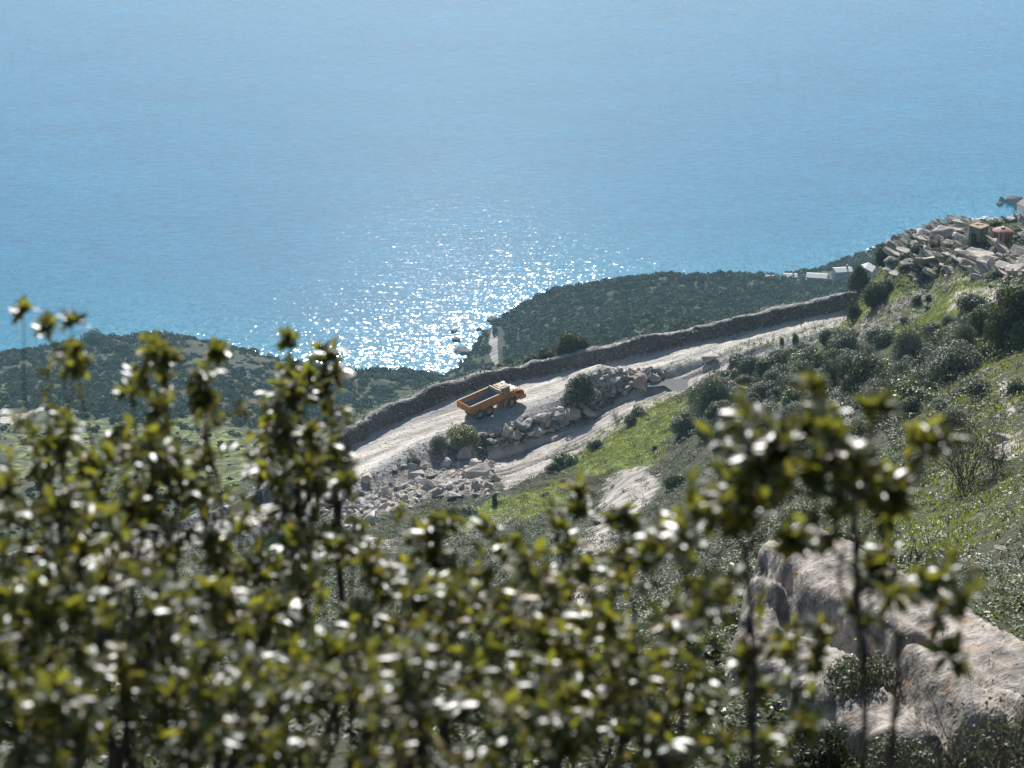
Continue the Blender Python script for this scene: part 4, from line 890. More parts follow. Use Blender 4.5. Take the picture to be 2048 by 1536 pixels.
# fallen stones as a low dry wall in the fields beyond the road
# ------------------------------------------------------------------ vegetation meshes
def quads_leaf(Cn, N, L, Wd, r, up=0.35):
    """leaf quads at centres Cn, roughly facing N"""
    n = len(Cn); N = N+r.normal(0, 0.55, (n, 3))+np.array([0, 0, up]); N /= np.linalg.norm(N, axis=1)[:, None]+1e-9
    T = np.cross(N, r.normal(size=(n, 3))); T /= np.linalg.norm(T, axis=1)[:, None]+1e-9; B = np.cross(N, T)
    l = (L*r.uniform(0.6, 1.3, n))[:, None]; w_ = (Wd*r.uniform(0.6, 1.3, n))[:, None]
    V = np.stack([Cn-T*l, Cn+B*w_, Cn+T*l, Cn-B*w_], 1).reshape(-1, 3)
    return V, np.arange(n*4).reshape(-1, 4)
def crown_pts(seed, n, lumps, h=1.1, low=0.02, lr=(0.28, 0.45), spread=0.62, core=0.25):
    r = np.random.default_rng(seed); c = r.normal(size=(lumps, 3)); c /= np.linalg.norm(c, axis=1)[:, None]
    c *= (r.uniform(0.35, 1.0, lumps)**0.6)[:, None]*spread; c[:, 2] = np.abs(c[:, 2])*h+r.uniform(0.1, 0.35, lumps)*h*0.8
    rad = r.uniform(*lr, lumps); k = r.choice(lumps, n, p=rad**2/(rad**2).sum())
    d = r.normal(size=(n, 3)); d[:, 2] += 0.35; d /= np.linalg.norm(d, axis=1)[:, None]
    rr = np.where(r.random(n) < core, r.uniform(0.2, 0.9, n), r.uniform(0.82, 1.08, n))
    P = c[k]+d*(rad[k]*rr)[:, None]*np.array([1, 1, h*0.95]); ok = P[:, 2] > low; return P[ok], d[ok], r
def crown(name, seed, n, L, Wd, mat, lumps=16, **kw):
    P, d, r = crown_pts(seed, n, lumps, **kw); V, Fc = quads_leaf(P, d, L, Wd, r); return mesh_np(name, V, Fc, mat)
def stems_mesh(name, seed, mat, n=7, h=0.9, r0=0.05, sub=3, spread=0.6):
    r = np.random.default_rng(seed); paths = []
    for k in range(n):
        a = r.uniform(0, 6.28); t = np.linspace(0, 1, 7); sp = r.uniform(0.2, spread)
        P = np.stack([np.cos(a)*sp*t**1.2+r.normal(0, 0.012, 7), np.sin(a)*sp*t**1.2+r.normal(0, 0.012, 7), -0.08+t*(h*r.uniform(0.75, 1.05))], -1); rad = r0*(1-0.85*t)
        paths.append((P, rad))
        for j in range(sub):
            i = r.integers(2, 6); a2 = r.uniform(0, 6.28); tt = np.linspace(0, 1, 5)
            Q = P[i]+np.stack([np.cos(a2)*0.33*tt, np.sin(a2)*0.33*tt, 0.35*tt+0.1*tt**2], -1); paths.append((Q, rad[i]*0.6*(1-0.8*tt)))
    V, Fc = tubes(paths, 5); return mesh_np(name, V, Fc, mat)
def twig_mesh(name, seed, mat, n=60, h=1.1, thick=0.008, lev=3, spread=0.95):
    r = np.random.default_rng(seed); paths = []
    def grow(p, d, l, rad, lv):
        t = np.linspace(0, 1, 5)[:, None]; bend = r.normal(0, 0.22, 3); P = p+d*l*t+bend*l*t**2*0.6; paths.append((P, rad*(1-0.6*t[:, 0])))
        if lv:
            for _ in range(r.integers(2, 5)):
                i = r.integers(1, 5); dd = d+r.normal(0, 0.48, 3); dd[2] += 0.15; dd /= np.linalg.norm(dd); grow(P[i], dd, l*r.uniform(0.45, 0.8), rad*0.6, lv-1)
    for _ in range(n):
        a = r.uniform(0, 6.28); d = np.array([math.cos(a)*spread*r.random()**0.7, math.sin(a)*spread*r.random()**0.7, 0.9]); d /= np.linalg.norm(d)
        grow(np.array([r.normal(0, 0.08), r.normal(0, 0.08), 0.0]), d, h*r.uniform(0.35, 0.6), thick, lev)
    V, Fc = tubes(paths, 3); return mesh_np(name, V, Fc, mat)
K = {}
K['oak'] = [(crown('foliage', 10+k, 6500, 0.055, 0.026, M['leaf_dark'], 22), stems_mesh('stems', 10+k, M['bark'])) for k in range(4)]
K['grey'] = [(crown('foliage', 30+k, 6500, 0.050, 0.020, M['leaf_grey'], 20), stems_mesh('stems', 30+k, M['twig'])) for k in range(3)]
K['bright'] = [(crown('foliage', 50+k, 6000, 0.05, 0.020, M['leaf_bright'], 16, h=0.9), stems_mesh('stems', 50+k, M['twig'])) for k in range(2)]
K['green'] = [(crown('foliage', 70+k, 3800, 0.06, 0.030, M['leaf_green'], 14, h=0.9), stems_mesh('stems', 70+k, M['twig'])) for k in range(3)]
K['dark'] = [(crown('foliage', 80+k, 4200, 0.06, 0.028, M['leaf_dark'], 12, h=0.9, lr=(0.3, 0.5)), stems_mesh('stems', 80+k, M['bark'])) for k in range(3)]
K['bare'] = [(twig_mesh('branches', 90+k, M['twig'], 16, 1.15, 0.010, 3, 0.9), None) for k in range(3)]
def bare_leaves(k): return crown('foliage', 190+k, 900, 0.03, 0.015, M['leaf_grey'], 14, core=0.6)
K['bare'] = [(a, bare_leaves(k)) for k, (a, b) in enumerate(K['bare'])]
K['far'] = [(crown('foliage', 150+k, 5200, 0.042, 0.030, M['leaf_far'], 20, h=0.9), stems_mesh('stems', 150+k, M['bark'])) for k in range(3)]
K['tall'] = [(crown('foliage', 130+k, 5200, 0.05, 0.024, M['leaf_dark'], 16, h=2.0, spread=0.5), stems_mesh('stems', 130+k, M['bark'], 6, 1.9, 0.04, 4, 0.4)) for k in range(3)]
NAME = {'far': ('tree', 'tree'), 'oak': ('tree', 'tree'), 'tall': ('tree', 'tree'), 'grey': ('shrub', 'shrub'), 'bright': ('shrub', 'shrub'), 'green': ('shrub', 'shrub'), 'dark': ('shrub', 'shrub'), 'bare': ('bare_shrub', 'shrub')}
LOOK = {'oak': 'dark green round-crowned tree', 'tall': 'dark narrow tree', 'grey': 'grey-green shrub', 'bright': 'yellow-green shrub', 'green': 'fresh green shrub', 'dark': 'dark green shrub', 'bare': 'leafless brown twiggy shrub'}
def plant(kind, p, rad, hgt, label, group=None, k=None, rz=None):
    pr = K[kind]; A, B = pr[(k if k is not None else random.randrange(99)) % len(pr)]
    unit_h = 2.1 if kind == 'tall' else 1.25
    o = thing(NAME[kind][0], label, NAME[kind][1], p, rz if rz is not None else random.uniform(0, 6.28), group, sc=(rad, rad*random.uniform(0.85, 1.1), hgt/unit_h))
    link(A.name.split('.')[0], A, o)
    if B is not None: link(B.name.split('.')[0], B, o)
    return o
def plant_px(kind, u, vb, wpx, hpx, label, rmin=8, group=None, k=None):
    p = hit(u, vb, rmin)
    if p is None: print('no ground at', u, vb); return
    D = np.linalg.norm(p-np.array([0, 0, CAMZ]))
    if D > 420: print('far hit', u, vb, label); kind = 'far'
    return plant(kind, p-np.array([0, 0, 0.05]), wpx/F*D/2, hpx/F*D*1.05, label, group, k)
for row in [
    ('oak', 1768, 532, 52, 56, 'dark bushy tree against the sea at the left foot of the outcrop'), ('oak', 1716, 590, 52, 66, 'dark tree in front of the hamlet houses'),
    ('oak', 1748, 612, 60, 62, 'dark tree right behind the end of the gravel road'), ('dark', 1708, 640, 46, 50, 'dark shrub at the very end of the road bank'),
    ('dark', 1775, 580, 40, 26, 'low dark shrub left of the bright grass on the ridge'),
    ('oak', 2035, 700, 150, 150, 'largest dark tree at the right edge'), ('oak', 1960, 712, 100, 110, 'dark tree left of the largest tree at the right edge'),
    ('bare', 1880, 770, 110, 130, 'tall brown twiggy shrub in the tree belt'), ('grey', 1925, 745, 70, 110, 'grey-green tree-like shrub right of the tall brown twiggy one'),
    ('grey', 1815, 740, 90, 90, 'grey-green shrub left of the tall brown twiggy one'), ('oak', 1728, 812, 120, 120, 'rounded dark tree in the middle of the tree belt'),
    ('tall', 1655, 825, 70, 135, 'dark upright tree in the middle of the tree belt'), ('grey', 1690, 790, 80, 90, 'grey-green shrub between two dark trees of the belt'),
    ('bare', 1775, 830, 110, 120, 'brown twiggy shrub low in the tree belt'), ('grey', 1600, 800, 90, 90, 'silvery shrub left of the dark upright tree'),
    ('dark', 1560, 745, 60, 46, 'dark round shrub above the pale slab'), ('grey', 1500, 750, 60, 44, 'silvery shrub near the end of the dirt track'), ('green', 1620, 740, 80, 50, 'fresh green shrub on the slope below the ridge'),
    ('grey', 1420, 835, 95, 90, 'silvery round shrub below the puddle'), ('grey', 1370, 870, 70, 50, 'low silvery shrub beside the bright grass'), ('tall', 1482, 935, 64, 130, 'dark upright shrub behind the blurred twig'),
    ('tall', 1440, 925, 56, 110, 'dark upright shrub left of the other behind the blurred twig'), ('grey', 1540, 890, 90, 90, 'silvery shrub right of the dark upright pair'), ('dark', 1590, 905, 80, 80, 'dark shrub above the blurred twig'),
    ('green', 1350, 975, 60, 44, 'green shrub at the head of the sandy path'), ('dark', 1308, 902, 16, 14, 'tiny round dark bush on the bright grass'),
    ('bright', 928, 892, 96, 58, 'yellow-green bush at the road edge behind the truck'), ('grey', 880, 902, 50, 34, 'grey-green bush left of the yellow-green one at the road edge'), ('bare', 826, 925, 36, 36, 'small twiggy bush above the large rock heap'),
    ('green', 1130, 930, 66, 36, 'green bush at the front of the dirt track'), ('dark', 1105, 945, 40, 26, 'dark bush left of the green one at the dirt track'), ('dark', 1278, 835, 44, 30, 'dark bush on the edge of the bright grass'),
    ('bare', 1235, 850, 46, 36, 'brown bush between dirt track and bright grass'), ('dark', 1262, 850, 30, 26, 'small dark bush beside the brown one'), ('dark', 1190, 900, 40, 28, 'dark bush at the left tip of the bright grass'),
    ('dark', 1165, 802, 80, 66, 'dark creeper-covered mound beside the gravel road'), 
    ('bare', 1925, 985, 190, 190, 'large bare grey-brown shrub on the right slope'), ('bare', 1990, 960, 110, 120, 'bare shrub right of the largest bare one'), ('bare', 1830, 975, 90, 110, 'bare shrub left of the largest bare one'),
    ('bare', 1555, 1215, 150, 130, 'purplish leafless shrub left of the big lichen rock'), ('bare', 1470, 1200, 100, 90, 'purplish leafless shrub farther left of the big lichen rock'),
    ('tall', 1765, 1095, 60, 110, 'thin sapling behind the big lichen rock'), ('bare', 862, 1062, 76, 46, 'grey domed twiggy bush below the large heap'), ('green', 935, 1035, 60, 34, 'green bush under the front edge of the large heap'),
    ('green', 905, 1030, 40, 28, 'small green bush left of the one under the large heap'), ('dark', 990, 1010, 16, 30, 'tiny upright dark bush on the grass right of the large heap'), ('green', 2050, 1230, 90, 60, 'bright green clump at the right edge behind the lichen rock'),
    ('green', 2030, 790, 60, 40, 'green shrub right of the footpath'), ('dark', 1960, 800, 70, 40, 'dark low shrub left of the footpath'), ('grey', 1900, 880, 80, 60, 'silvery shrub in front of the bare ones'),
    ('dark', 1590, 690, 14, 30, 'little upright dark bush on the road verge'), ('dark', 1563, 694, 10, 24, 'smaller upright dark bush on the road verge'),
    ('grey', 1850, 560, 30, 16, 'low bush on the bright grass of the ridge'), ('dark', 1835, 606, 26, 20, 'dark round bush on the ridge grass'), ('dark', 1858, 602, 18, 16, 'smaller dark round bush on the ridge grass'), ('dark', 1690, 690, 70, 44, 'dark shrub mass below the stony ridge'),
    ('grey', 1760, 690, 80, 40, 'low silvery shrub below the stony ridge')]:
    plant_px(*row)
# shrubs standing on the outer side of the road bank
mu_ = np.array([uv((mid[i, 0]+norm[i, 0]*(half[i]+4.2), mid[i, 1]+norm[i, 1]*(half[i]+4.2), zr[i]))[0] for i in range(len(mid))])
for u, kd, rd, hh_, lab in [(1062, 'dark', 1.5, 2.2, 'leftmost low dark shrub peeping over the road bank'), (1088, 'dark', 1.8, 2.8, 'rounded dark shrub peeping over the road bank'), (1112, 'bare', 1.8, 3.6, 'brown twiggy shrub peeping over the road bank'),
                            (1134, 'oak', 2.0, 4.4, 'tallest dark tree peeping over the road bank'), (1158, 'dark', 1.8, 3.8, 'dark shrub right of the tallest one over the road bank'), (1180, 'bare', 1.6, 2.9, 'rightmost brown shrub peeping over the road bank')]:
    i = int(np.abs(mu_-u).argmin()); q = mid[i, :2]+norm[i]*(half[i]+4.2); plant(kd, (q[0], q[1], float(H(*q))-0.1), rd, hh_, lab)
# smaller plants of the outcrop
made = []
for q in sample_poly(oc, 70, r_, 1.3):
    z = float(H(*q)); s = r_.uniform(0.45, 1.15)
    made.append(plant(random.choice(['dark', 'dark', 'grey', 'bare', 'green']), (q[0], q[1], z+0.1), s, s*1.1, '', 'small bushes among the outcrop slabs'))
PO2 = [(a, b, c.replace('of the outcrop', 'of the outcrop')) for a, b, c in PO]
for o in made:
    kd = 'leafless' if o.name.startswith('bare') else 'green'; o['label'] = 'small '+kd+' bush '+nearest_place(o.location, PO2)
number_off(made)
# scrub that grows between the named plants
belt = poly_world([(1380, 800), (1480, 740), (1620, 700), (1760, 720), (1900, 640), (2080, 600), (2080, 700), (1950, 740), (1880, 800), (1760, 900), (1640, 960), (1500, 960), (1400, 900)], 100)
made = []
LM = [(1450, 770, 'above the puddle end of the belt'), (1450, 900, 'at the left end of the tree belt'), (1560, 850, 'in the lower tree belt'), (1650, 760, 'in the upper tree belt'), (1780, 760, 'in the middle of the tree belt'), (1950, 680, 'at the right end of the tree belt')]
for q in sample_poly(belt, 220, r_, 1.1):
    kd = random.choice(['oak', 'grey', 'grey', 'green', 'dark', 'bare']); s = r_.uniform(1.0, 2.5); p = (q[0], q[1], float(H(*q)))
    made.append(plant(kd, p, s, s*1.35, LOOK[kd]+' '+nearest_place(p, LM), 'shrubs of the tree belt'))
number_off(made)
made = []
def scatter_plants(mask, n, seed, rlo, rhi, smin, smax, kinds, places, group, hk=1.1):
    for p in spots_where(mask, n, seed, rlo, rhi):
        if abs(math.atan2(p[0], p[1])) > 0.25: continue
        kd = kinds[int(np.random.default_rng(int(abs(p[0]*100))+seed).integers(len(kinds)))]; s = random.uniform(smin, smax)
        made.append(plant(kd, p, s, s*hk, LOOK[kd]+' '+nearest_place(p, places), group))
free = np.clip(1-grav-track-path*0.9, 0, 1)*(1-np.maximum(inside(heapA, X, Y, 2), inside(heapB, X, Y, 2)))*(S_ < -1)*1.0
free = np.where(S_ > 900, np.clip(1-track-path, 0, 1), free)
LN = [(300, 1100, 'below the left end of the gravel road'), (700, 1120, 'under the large rock heap'), (1050, 1060, 'left of the sandy path'), (1350, 1060, 'right of the sandy path'), (1250, 900, 'around the bright grass'), (1600, 1020, 'behind the lichen rock'),
      (1900, 1050, 'on the right slope'), (1950, 830, 'beside the footpath'), (1700, 650, 'on the stony ridge')]
scatter_plants(free, 90, 21, 150, 275, 0.35, 1.0, ['green', 'dark', 'grey', 'bare', 'dark'], LN, 'low bushes on the slope below the road')
scatter_plants(free, 90, 22, 60, 150, 0.3, 0.9, ['green', 'dark', 'grey', 'bare', 'grey'], LN, 'low bushes halfway down the slope')
NR = [(300, 1350, 'between the leaves at lower left'), (900, 1350, 'between the leaves at bottom centre'), (1400, 1350, 'left of the lichen rock in front'), (1950, 1450, 'in the bottom right corner')]
scatter_plants(free, 34, 23, 13, 60, 0.35, 0.75, ['green', 'dark', 'grey', 'bare'], NR, 'bushes on the near slope', 0.9)
number_off(made)
print('plants', len(made))
# uncountable ground growth
def leaf_stuff(name, spots, per, spread, L, Wd, mat, seed, h=0.5):
    r = np.random.default_rng(seed); n = len(spots)*per; c = np.repeat(spots, per, 0); d = r.normal(size=(n, 3)); d[:, 2] = np.abs(d[:, 2])+0.1; d /= np.linalg.norm(d, axis=1)[:, None]
    sp = np.repeat(spread*r.uniform(0.5, 1.4, len(spots)), per)[:, None]; P = c+d*sp*r.uniform(0.5, 1, (n, 1))*np.array([1, 1, h])
    V, Fc = quads_leaf(P, d, L, Wd, r, 0.5); return tag(link(name, mesh_np(name, V, Fc, mat)), kind='stuff')
leaf_stuff('scrub', spots_where(free*np.clip(1.1-grass, 0.25, 1), 9500, 31, 100, 345), 70, 0.85, 0.085, 0.045, M['leaf_dark'], 32, 0.75)
leaf_stuff('ground_cover', spots_where(free, 6500, 33, 12, 120), 45, 0.34, 0.05, 0.022, M['leaf_green'], 34, 0.6)
leaf_stuff('near_undergrowth', spots_where(np.clip(1-path, 0, 1), 2600, 61, 7, 45), 60, 0.30, 0.035, 0.014, M['leaf_grey'], 62, 0.9)
leaf_stuff('heather', spots_where(free, 4200, 35, 20, 330), 60, 0.5, 0.045, 0.014, M['leaf_grey'], 36, 0.7)
leaf_stuff('bank_growth', spots_where(((S_ > H_+3.2) & (S_ < H_+14) & (S_ < 900))*1.0, 2600, 37, 200, 345), 40, 0.7, 0.10, 0.035, M['leaf_green'], 38, 0.9)
def blades(name, spots, hmin, hmax, wd, mat, seed):
    r = np.random.default_rng(seed); n = len(spots); a = r.uniform(0, 6.28, n); h = r.uniform(hmin, hmax, n); l = r.normal(0, 0.35, (n, 2))*h[:, None]
    dx = np.stack([np.cos(a), np.sin(a), a*0], -1)*wd; tip = spots+np.stack([l[:, 0], l[:, 1], h], -1); midp = (spots*0.45+tip*0.55)+np.stack([-l[:, 0]*0.15, -l[:, 1]*0.15, h*0.08], -1)
    V = np.stack([spots-dx, spots+dx, midp+dx*0.7, tip, midp-dx*0.7], 1).reshape(-1, 3); Fc = np.arange(n*5).reshape(-1, 5)
    return tag(link(name, mesh_np(name, V, Fc, mat)), kind='stuff')
def tufts(sp, k, s, seed):
    r = np.random.default_rng(seed); q = np.repeat(sp, k, 0); q = q+np.concatenate([r.normal(0, s, (len(q), 2)), np.zeros((len(q), 1))], 1); q[:, 2] = H(q[:, 0], q[:, 1])-0.02; return q
M['grass'] = leaf_mat('grass_blades', (0.045, 0.065, 0.016), (0.12, 0.15, 0.03), (0.32, 0.28, 0.12), 0.35, (0.35, 0.42, 0.05))
blades('grass', tufts(spots_where(grass, 9000, 41, 60, 345), 8, 0.18, 42), 0.10, 0.34, 0.035, M['grass'], 43)
blades('dry_grass', tufts(spots_where(free, 2600, 44, 12, 300), 10, 0.16, 45), 0.2, 0.6, 0.014, M['dry'], 46)

# ------------------------------------------------------------------ the wooded land by the sea
def far_protos(seed, n=130, lumps=9): 
    P, d, r = crown_pts(seed, n, lumps, h=0.9, core=0.1); V, _ = quads_leaf(P, d, 0.17, 0.13, r, 0.25); return V.reshape(-1, 4, 3)
FP = [far_protos(500+k) for k in range(6)]
r = np.random.default_rng(77)
inl = np.where((RR > 290) & (shore > 1) & (S_ > 13) & ((S_ < 900) | (RR > 345)), 1.0, 0.0)
patch = fbm(X/60, Y/60, 91, 4)
dens = inl*np.clip(0.95+patch*1.2, 0.25, 1)*np.clip(1-1.3*(grass > 0.4)*0.62, 0.1, 1)*np.clip(1-path*3, 0, 1)
sp = spots_where(dens, 24000, 78, 290, 1220)
keep = np.abs(np.arctan2(sp[:, 0], sp[:, 1])) < 0.275; sp = sp[keep & (H(sp[:, 0], sp[:, 1]) > 0.8)]
azp, rp = np.arctan2(sp[:, 0], sp[:, 1]), np.hypot(sp[:, 0], sp[:, 1])
size = np.exp(r.normal(0.5, 0.38, len(sp)))*np.clip((rp-250)/450, 0.45, 1.0)*np.where(azp > 0.0, 1.35, 1.0); size = np.clip(size, 0.7, 3.4)
uu = 1024+F*sp[:, 0]/(sp[:, 1]*CP+(CAMZ-sp[:, 2])*SP); vv = 768-F*(sp[:, 1]*SP+(sp[:, 2]-CAMZ)*CP)/(sp[:, 1]*CP+(CAMZ-sp[:, 2])*SP)
# keep the coast road, the hamlet and the left road clear
clear = ((np.abs(uu-992) < 13+size*2) & (vv > 655) & (vv < 735)) | ((uu > 1530) & (uu < 1745) & (vv > 540) & (vv < 566) & (r.random(len(sp)) < 0.75)) | ((uu > 50) & (uu < 165) & (vv > 672) & (vv < 690))
clear |= (uu < 100) & (vv > 818) & (vv < 850)
sp, size, uu, vv, rp = sp[~clear], size[~clear], uu[~clear], vv[~clear], rp[~clear]
seen = (uu > -10) & (uu < 2058) & (vv > 530) & (vv < 1000); score = np.where(seen, size/rp, 0)
# the ones that show largest stand alone, in the visible belt
berm_v = np.interp(uu, [0, 640, 740, 880, 1000, 1250, 1690, 1700, 3000], [1040, 960, 830, 770, 735, 685, 600, 520, 430]); score = np.where(vv < berm_v-4, score, 0)
order = np.argsort(-score); solo = order[:270]; rest = order[270:]
FM = [mesh_np('far_bush', p_.reshape(-1, 3), np.arange(len(p_)*4).reshape(-1, 4), M['leaf_far']) for p_ in FP]
LF = [(60, 780, 'in the left lowland wood'), (300, 900, 'behind the blurred leaves on the left'), (600, 800, 'in the wood left of the cove'), (850, 760, 'between the truck bank and the cove'), (1080, 650, 'right of the coast road'), (1250, 600, 'on the left of the wooded headland'),
      (1500, 620, 'on the right of the wooded headland'), (1400, 570, 'on the crest of the headland'), (1300, 650, 'low on the middle of the headland'), (1600, 590, 'below the hamlet'), (700, 760, 'on the shore left of the cove'), (450, 760, 'behind the yellowish blurred shrub'), (200, 850, 'in the left fields'), (930, 720, 'left of the coast road'), (1180, 600, 'on the seaward nose of the headland'), (1150, 690, 'just beyond the bank')]
made = []
for i in solo:
    o = link('round_bush', FM[i % 6], None, sp[i]+np.array([0, 0, -0.2]), (0, 0, r.uniform(0, 6.28)), (size[i], size[i], size[i]*r.uniform(0.8, 1.15)))
    made.append(tag(o, ('small ' if size[i] < 1.9 else 'mid-sized ' if size[i] < 2.5 else 'large ' if size[i] < 2.95 else 'very large ')+'dark bush '+nearest_place(sp[i], LF), 'bush', 'bushes of the coastal wood'))
number_off(made)
Vs, n_tot = [], 0; Ct = []
for k in range(6):
    idx = rest[np.arange(len(rest)) % 6 == k]; m = len(idx); a = r.uniform(0, 6.28, m); B = FP[k].reshape(-1, 3)
    near_ = 1.0; x = B[None, :, 0]*np.cos(a)[:, None]-B[None, :, 1]*np.sin(a)[:, None]; y = B[None, :, 0]*np.sin(a)[:, None]+B[None, :, 1]*np.cos(a)[:, None]; z = np.repeat(B[None, :, 2], m, 0)
    s = size[idx][:, None]; Vs.append(np.stack([x*s+sp[idx, 0:1], y*s+sp[idx, 1:2], z*s*r.uniform(0.8, 1.15, (m, 1))+sp[idx, 2:3]-0.2], -1).reshape(-1, 3))
    tn = r.choice(5, m, p=[0.42, 0.28, 0.14, 0.10, 0.06]); pal = np.array([(1, 1, 1), (0.72, 0.8, 0.8), (1.35, 1.35, 1.2), (1.6, 1.3, 1.05), (1.4, 1.5, 0.8)])[tn]*r.uniform(0.8, 1.25, (m, 1))
    Ct.append(np.repeat(np.concatenate([pal, np.ones((m, 1))], 1), len(B), 0))
M['leaf_wood'] = leaf_mat('leaf_wood', (0.014, 0.028, 0.013), (0.040, 0.066, 0.028), (0.085, 0.11, 0.055), 0.12, (0.1, 0.14, 0.03), 0.8, 0.1, 'tint')
Va = np.concatenate(Vs); me = mesh_np('coastal_wood', Va, np.arange(len(Va)).reshape(-1, 4), M['leaf_wood']); set_attr(me, 'tint', np.concatenate(Ct))
tag(link('coastal_wood', me), kind='stuff')
# single trees that stand out by the sea
for u, vb, wpx, hpx, kd, lab in [(1545, 549, 82, 26, 'oak', 'broad dark spreading tree left of the hamlet'), (1589, 541, 10, 16, 'tall', 'small cypress behind the flat-roofed house'), (1639, 545, 7, 14, 'tall', 'thin cypress behind the long white roof'),
                                 (1615, 547, 16, 12, 'oak', 'round dark tree between two hamlet roofs'), (150, 684, 44, 20, 'oak', 'dark tree by the white wall on the left headland'), (190, 690, 70, 34, 'oak', 'tallest dark tree clump on the left headland'),
                                 (38, 690, 50, 20, 'oak', 'dark round tree at the far left of the headland'), (10, 692, 30, 14, 'oak', 'small dark tree cut by the left edge on the headland'), (245, 700, 46, 18, 'oak', 'low dark tree on the right slope of the left headland'), (990, 668, 16, 20, 'oak', 'dark tree at the seaward end of the coast road'),
                                 (1640, 572, 20, 16, 'oak', 'dark tree in front of the long white roof'), (752, 742, 26, 18, 'oak', 'dark tree on the shore left of the cove')]:
    p = hit(u, vb, 500)
    if p is None: p = at_z(u, vb, 6)
    D = np.linalg.norm(p-np.array([0, 0, CAMZ])); plant('far' if kd == 'oak' else kd, p-np.array([0, 0, 0.6]), wpx/F*D/2, hpx/F*D*1.1+0.6, lab)

# ------------------------------------------------------------------ the big lichen-covered rock in front
A0, A1 = at_D(1620, 1050, 30.0), at_D(1650, 1500, 21.5)
sl = (A1[2]-A0[2])/(A1[1]-A0[1])
def on_plane(u, v):
    d = ray(u, v); k = (A0[2]-sl*A0[1]-CAMZ)/(d[2]-sl*d[1]); return d*k+np.array([0, 0, CAMZ])
OUT = np.array([on_plane(u, v)[:2] for u, v in [(1478, 1205), (1515, 1150), (1545, 1090), (1570, 1060), (1622, 1049), (1680, 1060), (1770, 1112), (1860, 1168), (1960, 1222), (2060, 1285), (2200, 1380), (2200, 1500), (2020, 1450), (1870, 1455), (1740, 1430), (1650, 1380), (1590, 1315), (1540, 1262)]])
d0 = on_plane(1900, 1290)-on_plane(1580, 1090); bd = d0[:2]/np.linalg.norm(d0[:2]); bn = np.array([-bd[1], bd[0]])
lo, hi = OUT.min(0)-1.2, OUT.max(0)+1.2; gx, gy = np.meshgrid(np.arange(lo[0], hi[0], 0.045), np.arange(lo[1], hi[1], 0.045))
ins = (inside(OUT, gx, gy, 4.0)-0.5)*8.0           # signed distance from the outline, metres
al_, ac_2 = gx*bd[0]+gy*bd[1], gx*bn[0]+gy*bn[1]; ce = ac_2-(A0[0]*bn[0]+A0[1]*bn[1])
wob = fbm(al_/2.2, ce/0.8, 201, 4)*0.35
def saw(c, per): f = (c/per) % 1.0; return np.where(f < 0.82, f/0.82, (1-f)/0.18)
relief = 0.22*saw(ce+wob*0.5, 0.9)+0.05*saw(ce+wob*1.3+0.2, 0.23)+0.07*fbm(gx/0.5, gy/0.5, 203, 4)+0.10*fbm(gx/2.6, gy/2.6, 205, 3)+0.025*fbm(al_/0.5, ce/0.07, 207, 3)
crack = np.exp(-((ce+1.35+0.5*fbm(al_/1.4, ce*0, 209, 3))/0.10)**2)*0.22+np.exp(-((ce+2.7+0.6*fbm(al_/1.8, ce*0, 211, 3))/0.16)**2)*0.25
step = -0.38*smooth((-ce-1.3+wob)/0.25)-0.30*smooth((-ce-2.9+wob)/0.3)
gz = A0[2]+sl*(gy-A0[1])+relief+step-crack
e = ins+0.10*fbm(gx/0.4, gy/0.4, 213, 3)+0.25*fbm(gx/1.1, gy/1.1, 215, 2)
gz = np.where(e > 0, gz-0.16*np.exp(-np.maximum(e, 0)/0.10), gz-0.16+np.minimum(e, 0)*4.5)
gz = np.maximum(gz, H(gx, gy)-0.5)
n0, n1_ = gx.shape; ii = np.arange(n0-1)[:, None]*n1_+np.arange(n1_-1)[None]; Fq = np.stack([ii, ii+1, ii+n1_+1, ii+n1_], -1).reshape(-1, 4)
Vr = np.stack([gx, gy, gz], -1).reshape(-1, 3); keepf = (gz > H(gx, gy)-0.45).ravel()[Fq].any(1); Fq = Fq[keepf]
used = np.unique(Fq); remap = np.full(len(Vr), -1); remap[used] = np.arange(len(used))
cen = Vr[used].mean(0); me = mesh_np('lichen_rock', Vr[used]-cen, remap[Fq], M['bigrock'], True)
tag(link('lichen_rock', me, None, cen), 'huge layered pale rock with orange lichen edges at the lower right', 'rock')
# plants round it
for row in [('dark', 1640, 1560, 170, 130, 'dark bush at the bottom below the left end of the lichen rock'), ('grey', 1860, 1500, 170, 120, 'silvery bush on the lower flank of the lichen rock'), ('bare', 1780, 1640, 220, 200, 'dry twiggy bush at the bottom edge below the lichen rock'), ('grey', 1712, 1480, 200, 190, 'bluish-flowered grey bush in the cleft of the big lichen rock'), ('bare', 1960, 1640, 330, 330, 'wispy broom with small yellow flowers in the bottom right corner'),
            ('green', 1930, 1560, 160, 110, 'green bush among the wispy brooms at the bottom right'), ('bare', 2060, 1600, 240, 300, 'wispy broom cut by the right edge at the bottom'), ('grey', 1800, 1600, 200, 150, 'low grey bush at the foot of the big lichen rock'), ('green', 1490, 1270, 110, 80, 'glossy green bush at the left foot of the big lichen rock'),
            ('green', 1400, 1330, 120, 90, 'green bush left of the big lichen rock')]:
    o = plant_px(*row)
t = NT('yellow_petals'); M['petal'] = t.end(t.bsdf((0.7, 0.55, 0.03), 0.6))
pf = hit(1960, 1500); rf = np.random.default_rng(9); n = 260
Cf = pf+np.stack([rf.normal(0, 0.9, n), rf.normal(0, 0.7, n), rf.uniform(0.3, 1.5, n)], -1); Vf, Ff = quads_leaf(Cf, rf.normal(size=(n, 3)), 0.018, 0.014, rf)
tag(link('broom_flowers', mesh_np('broom_flowers', Vf, Ff, M['petal'])), kind='stuff')

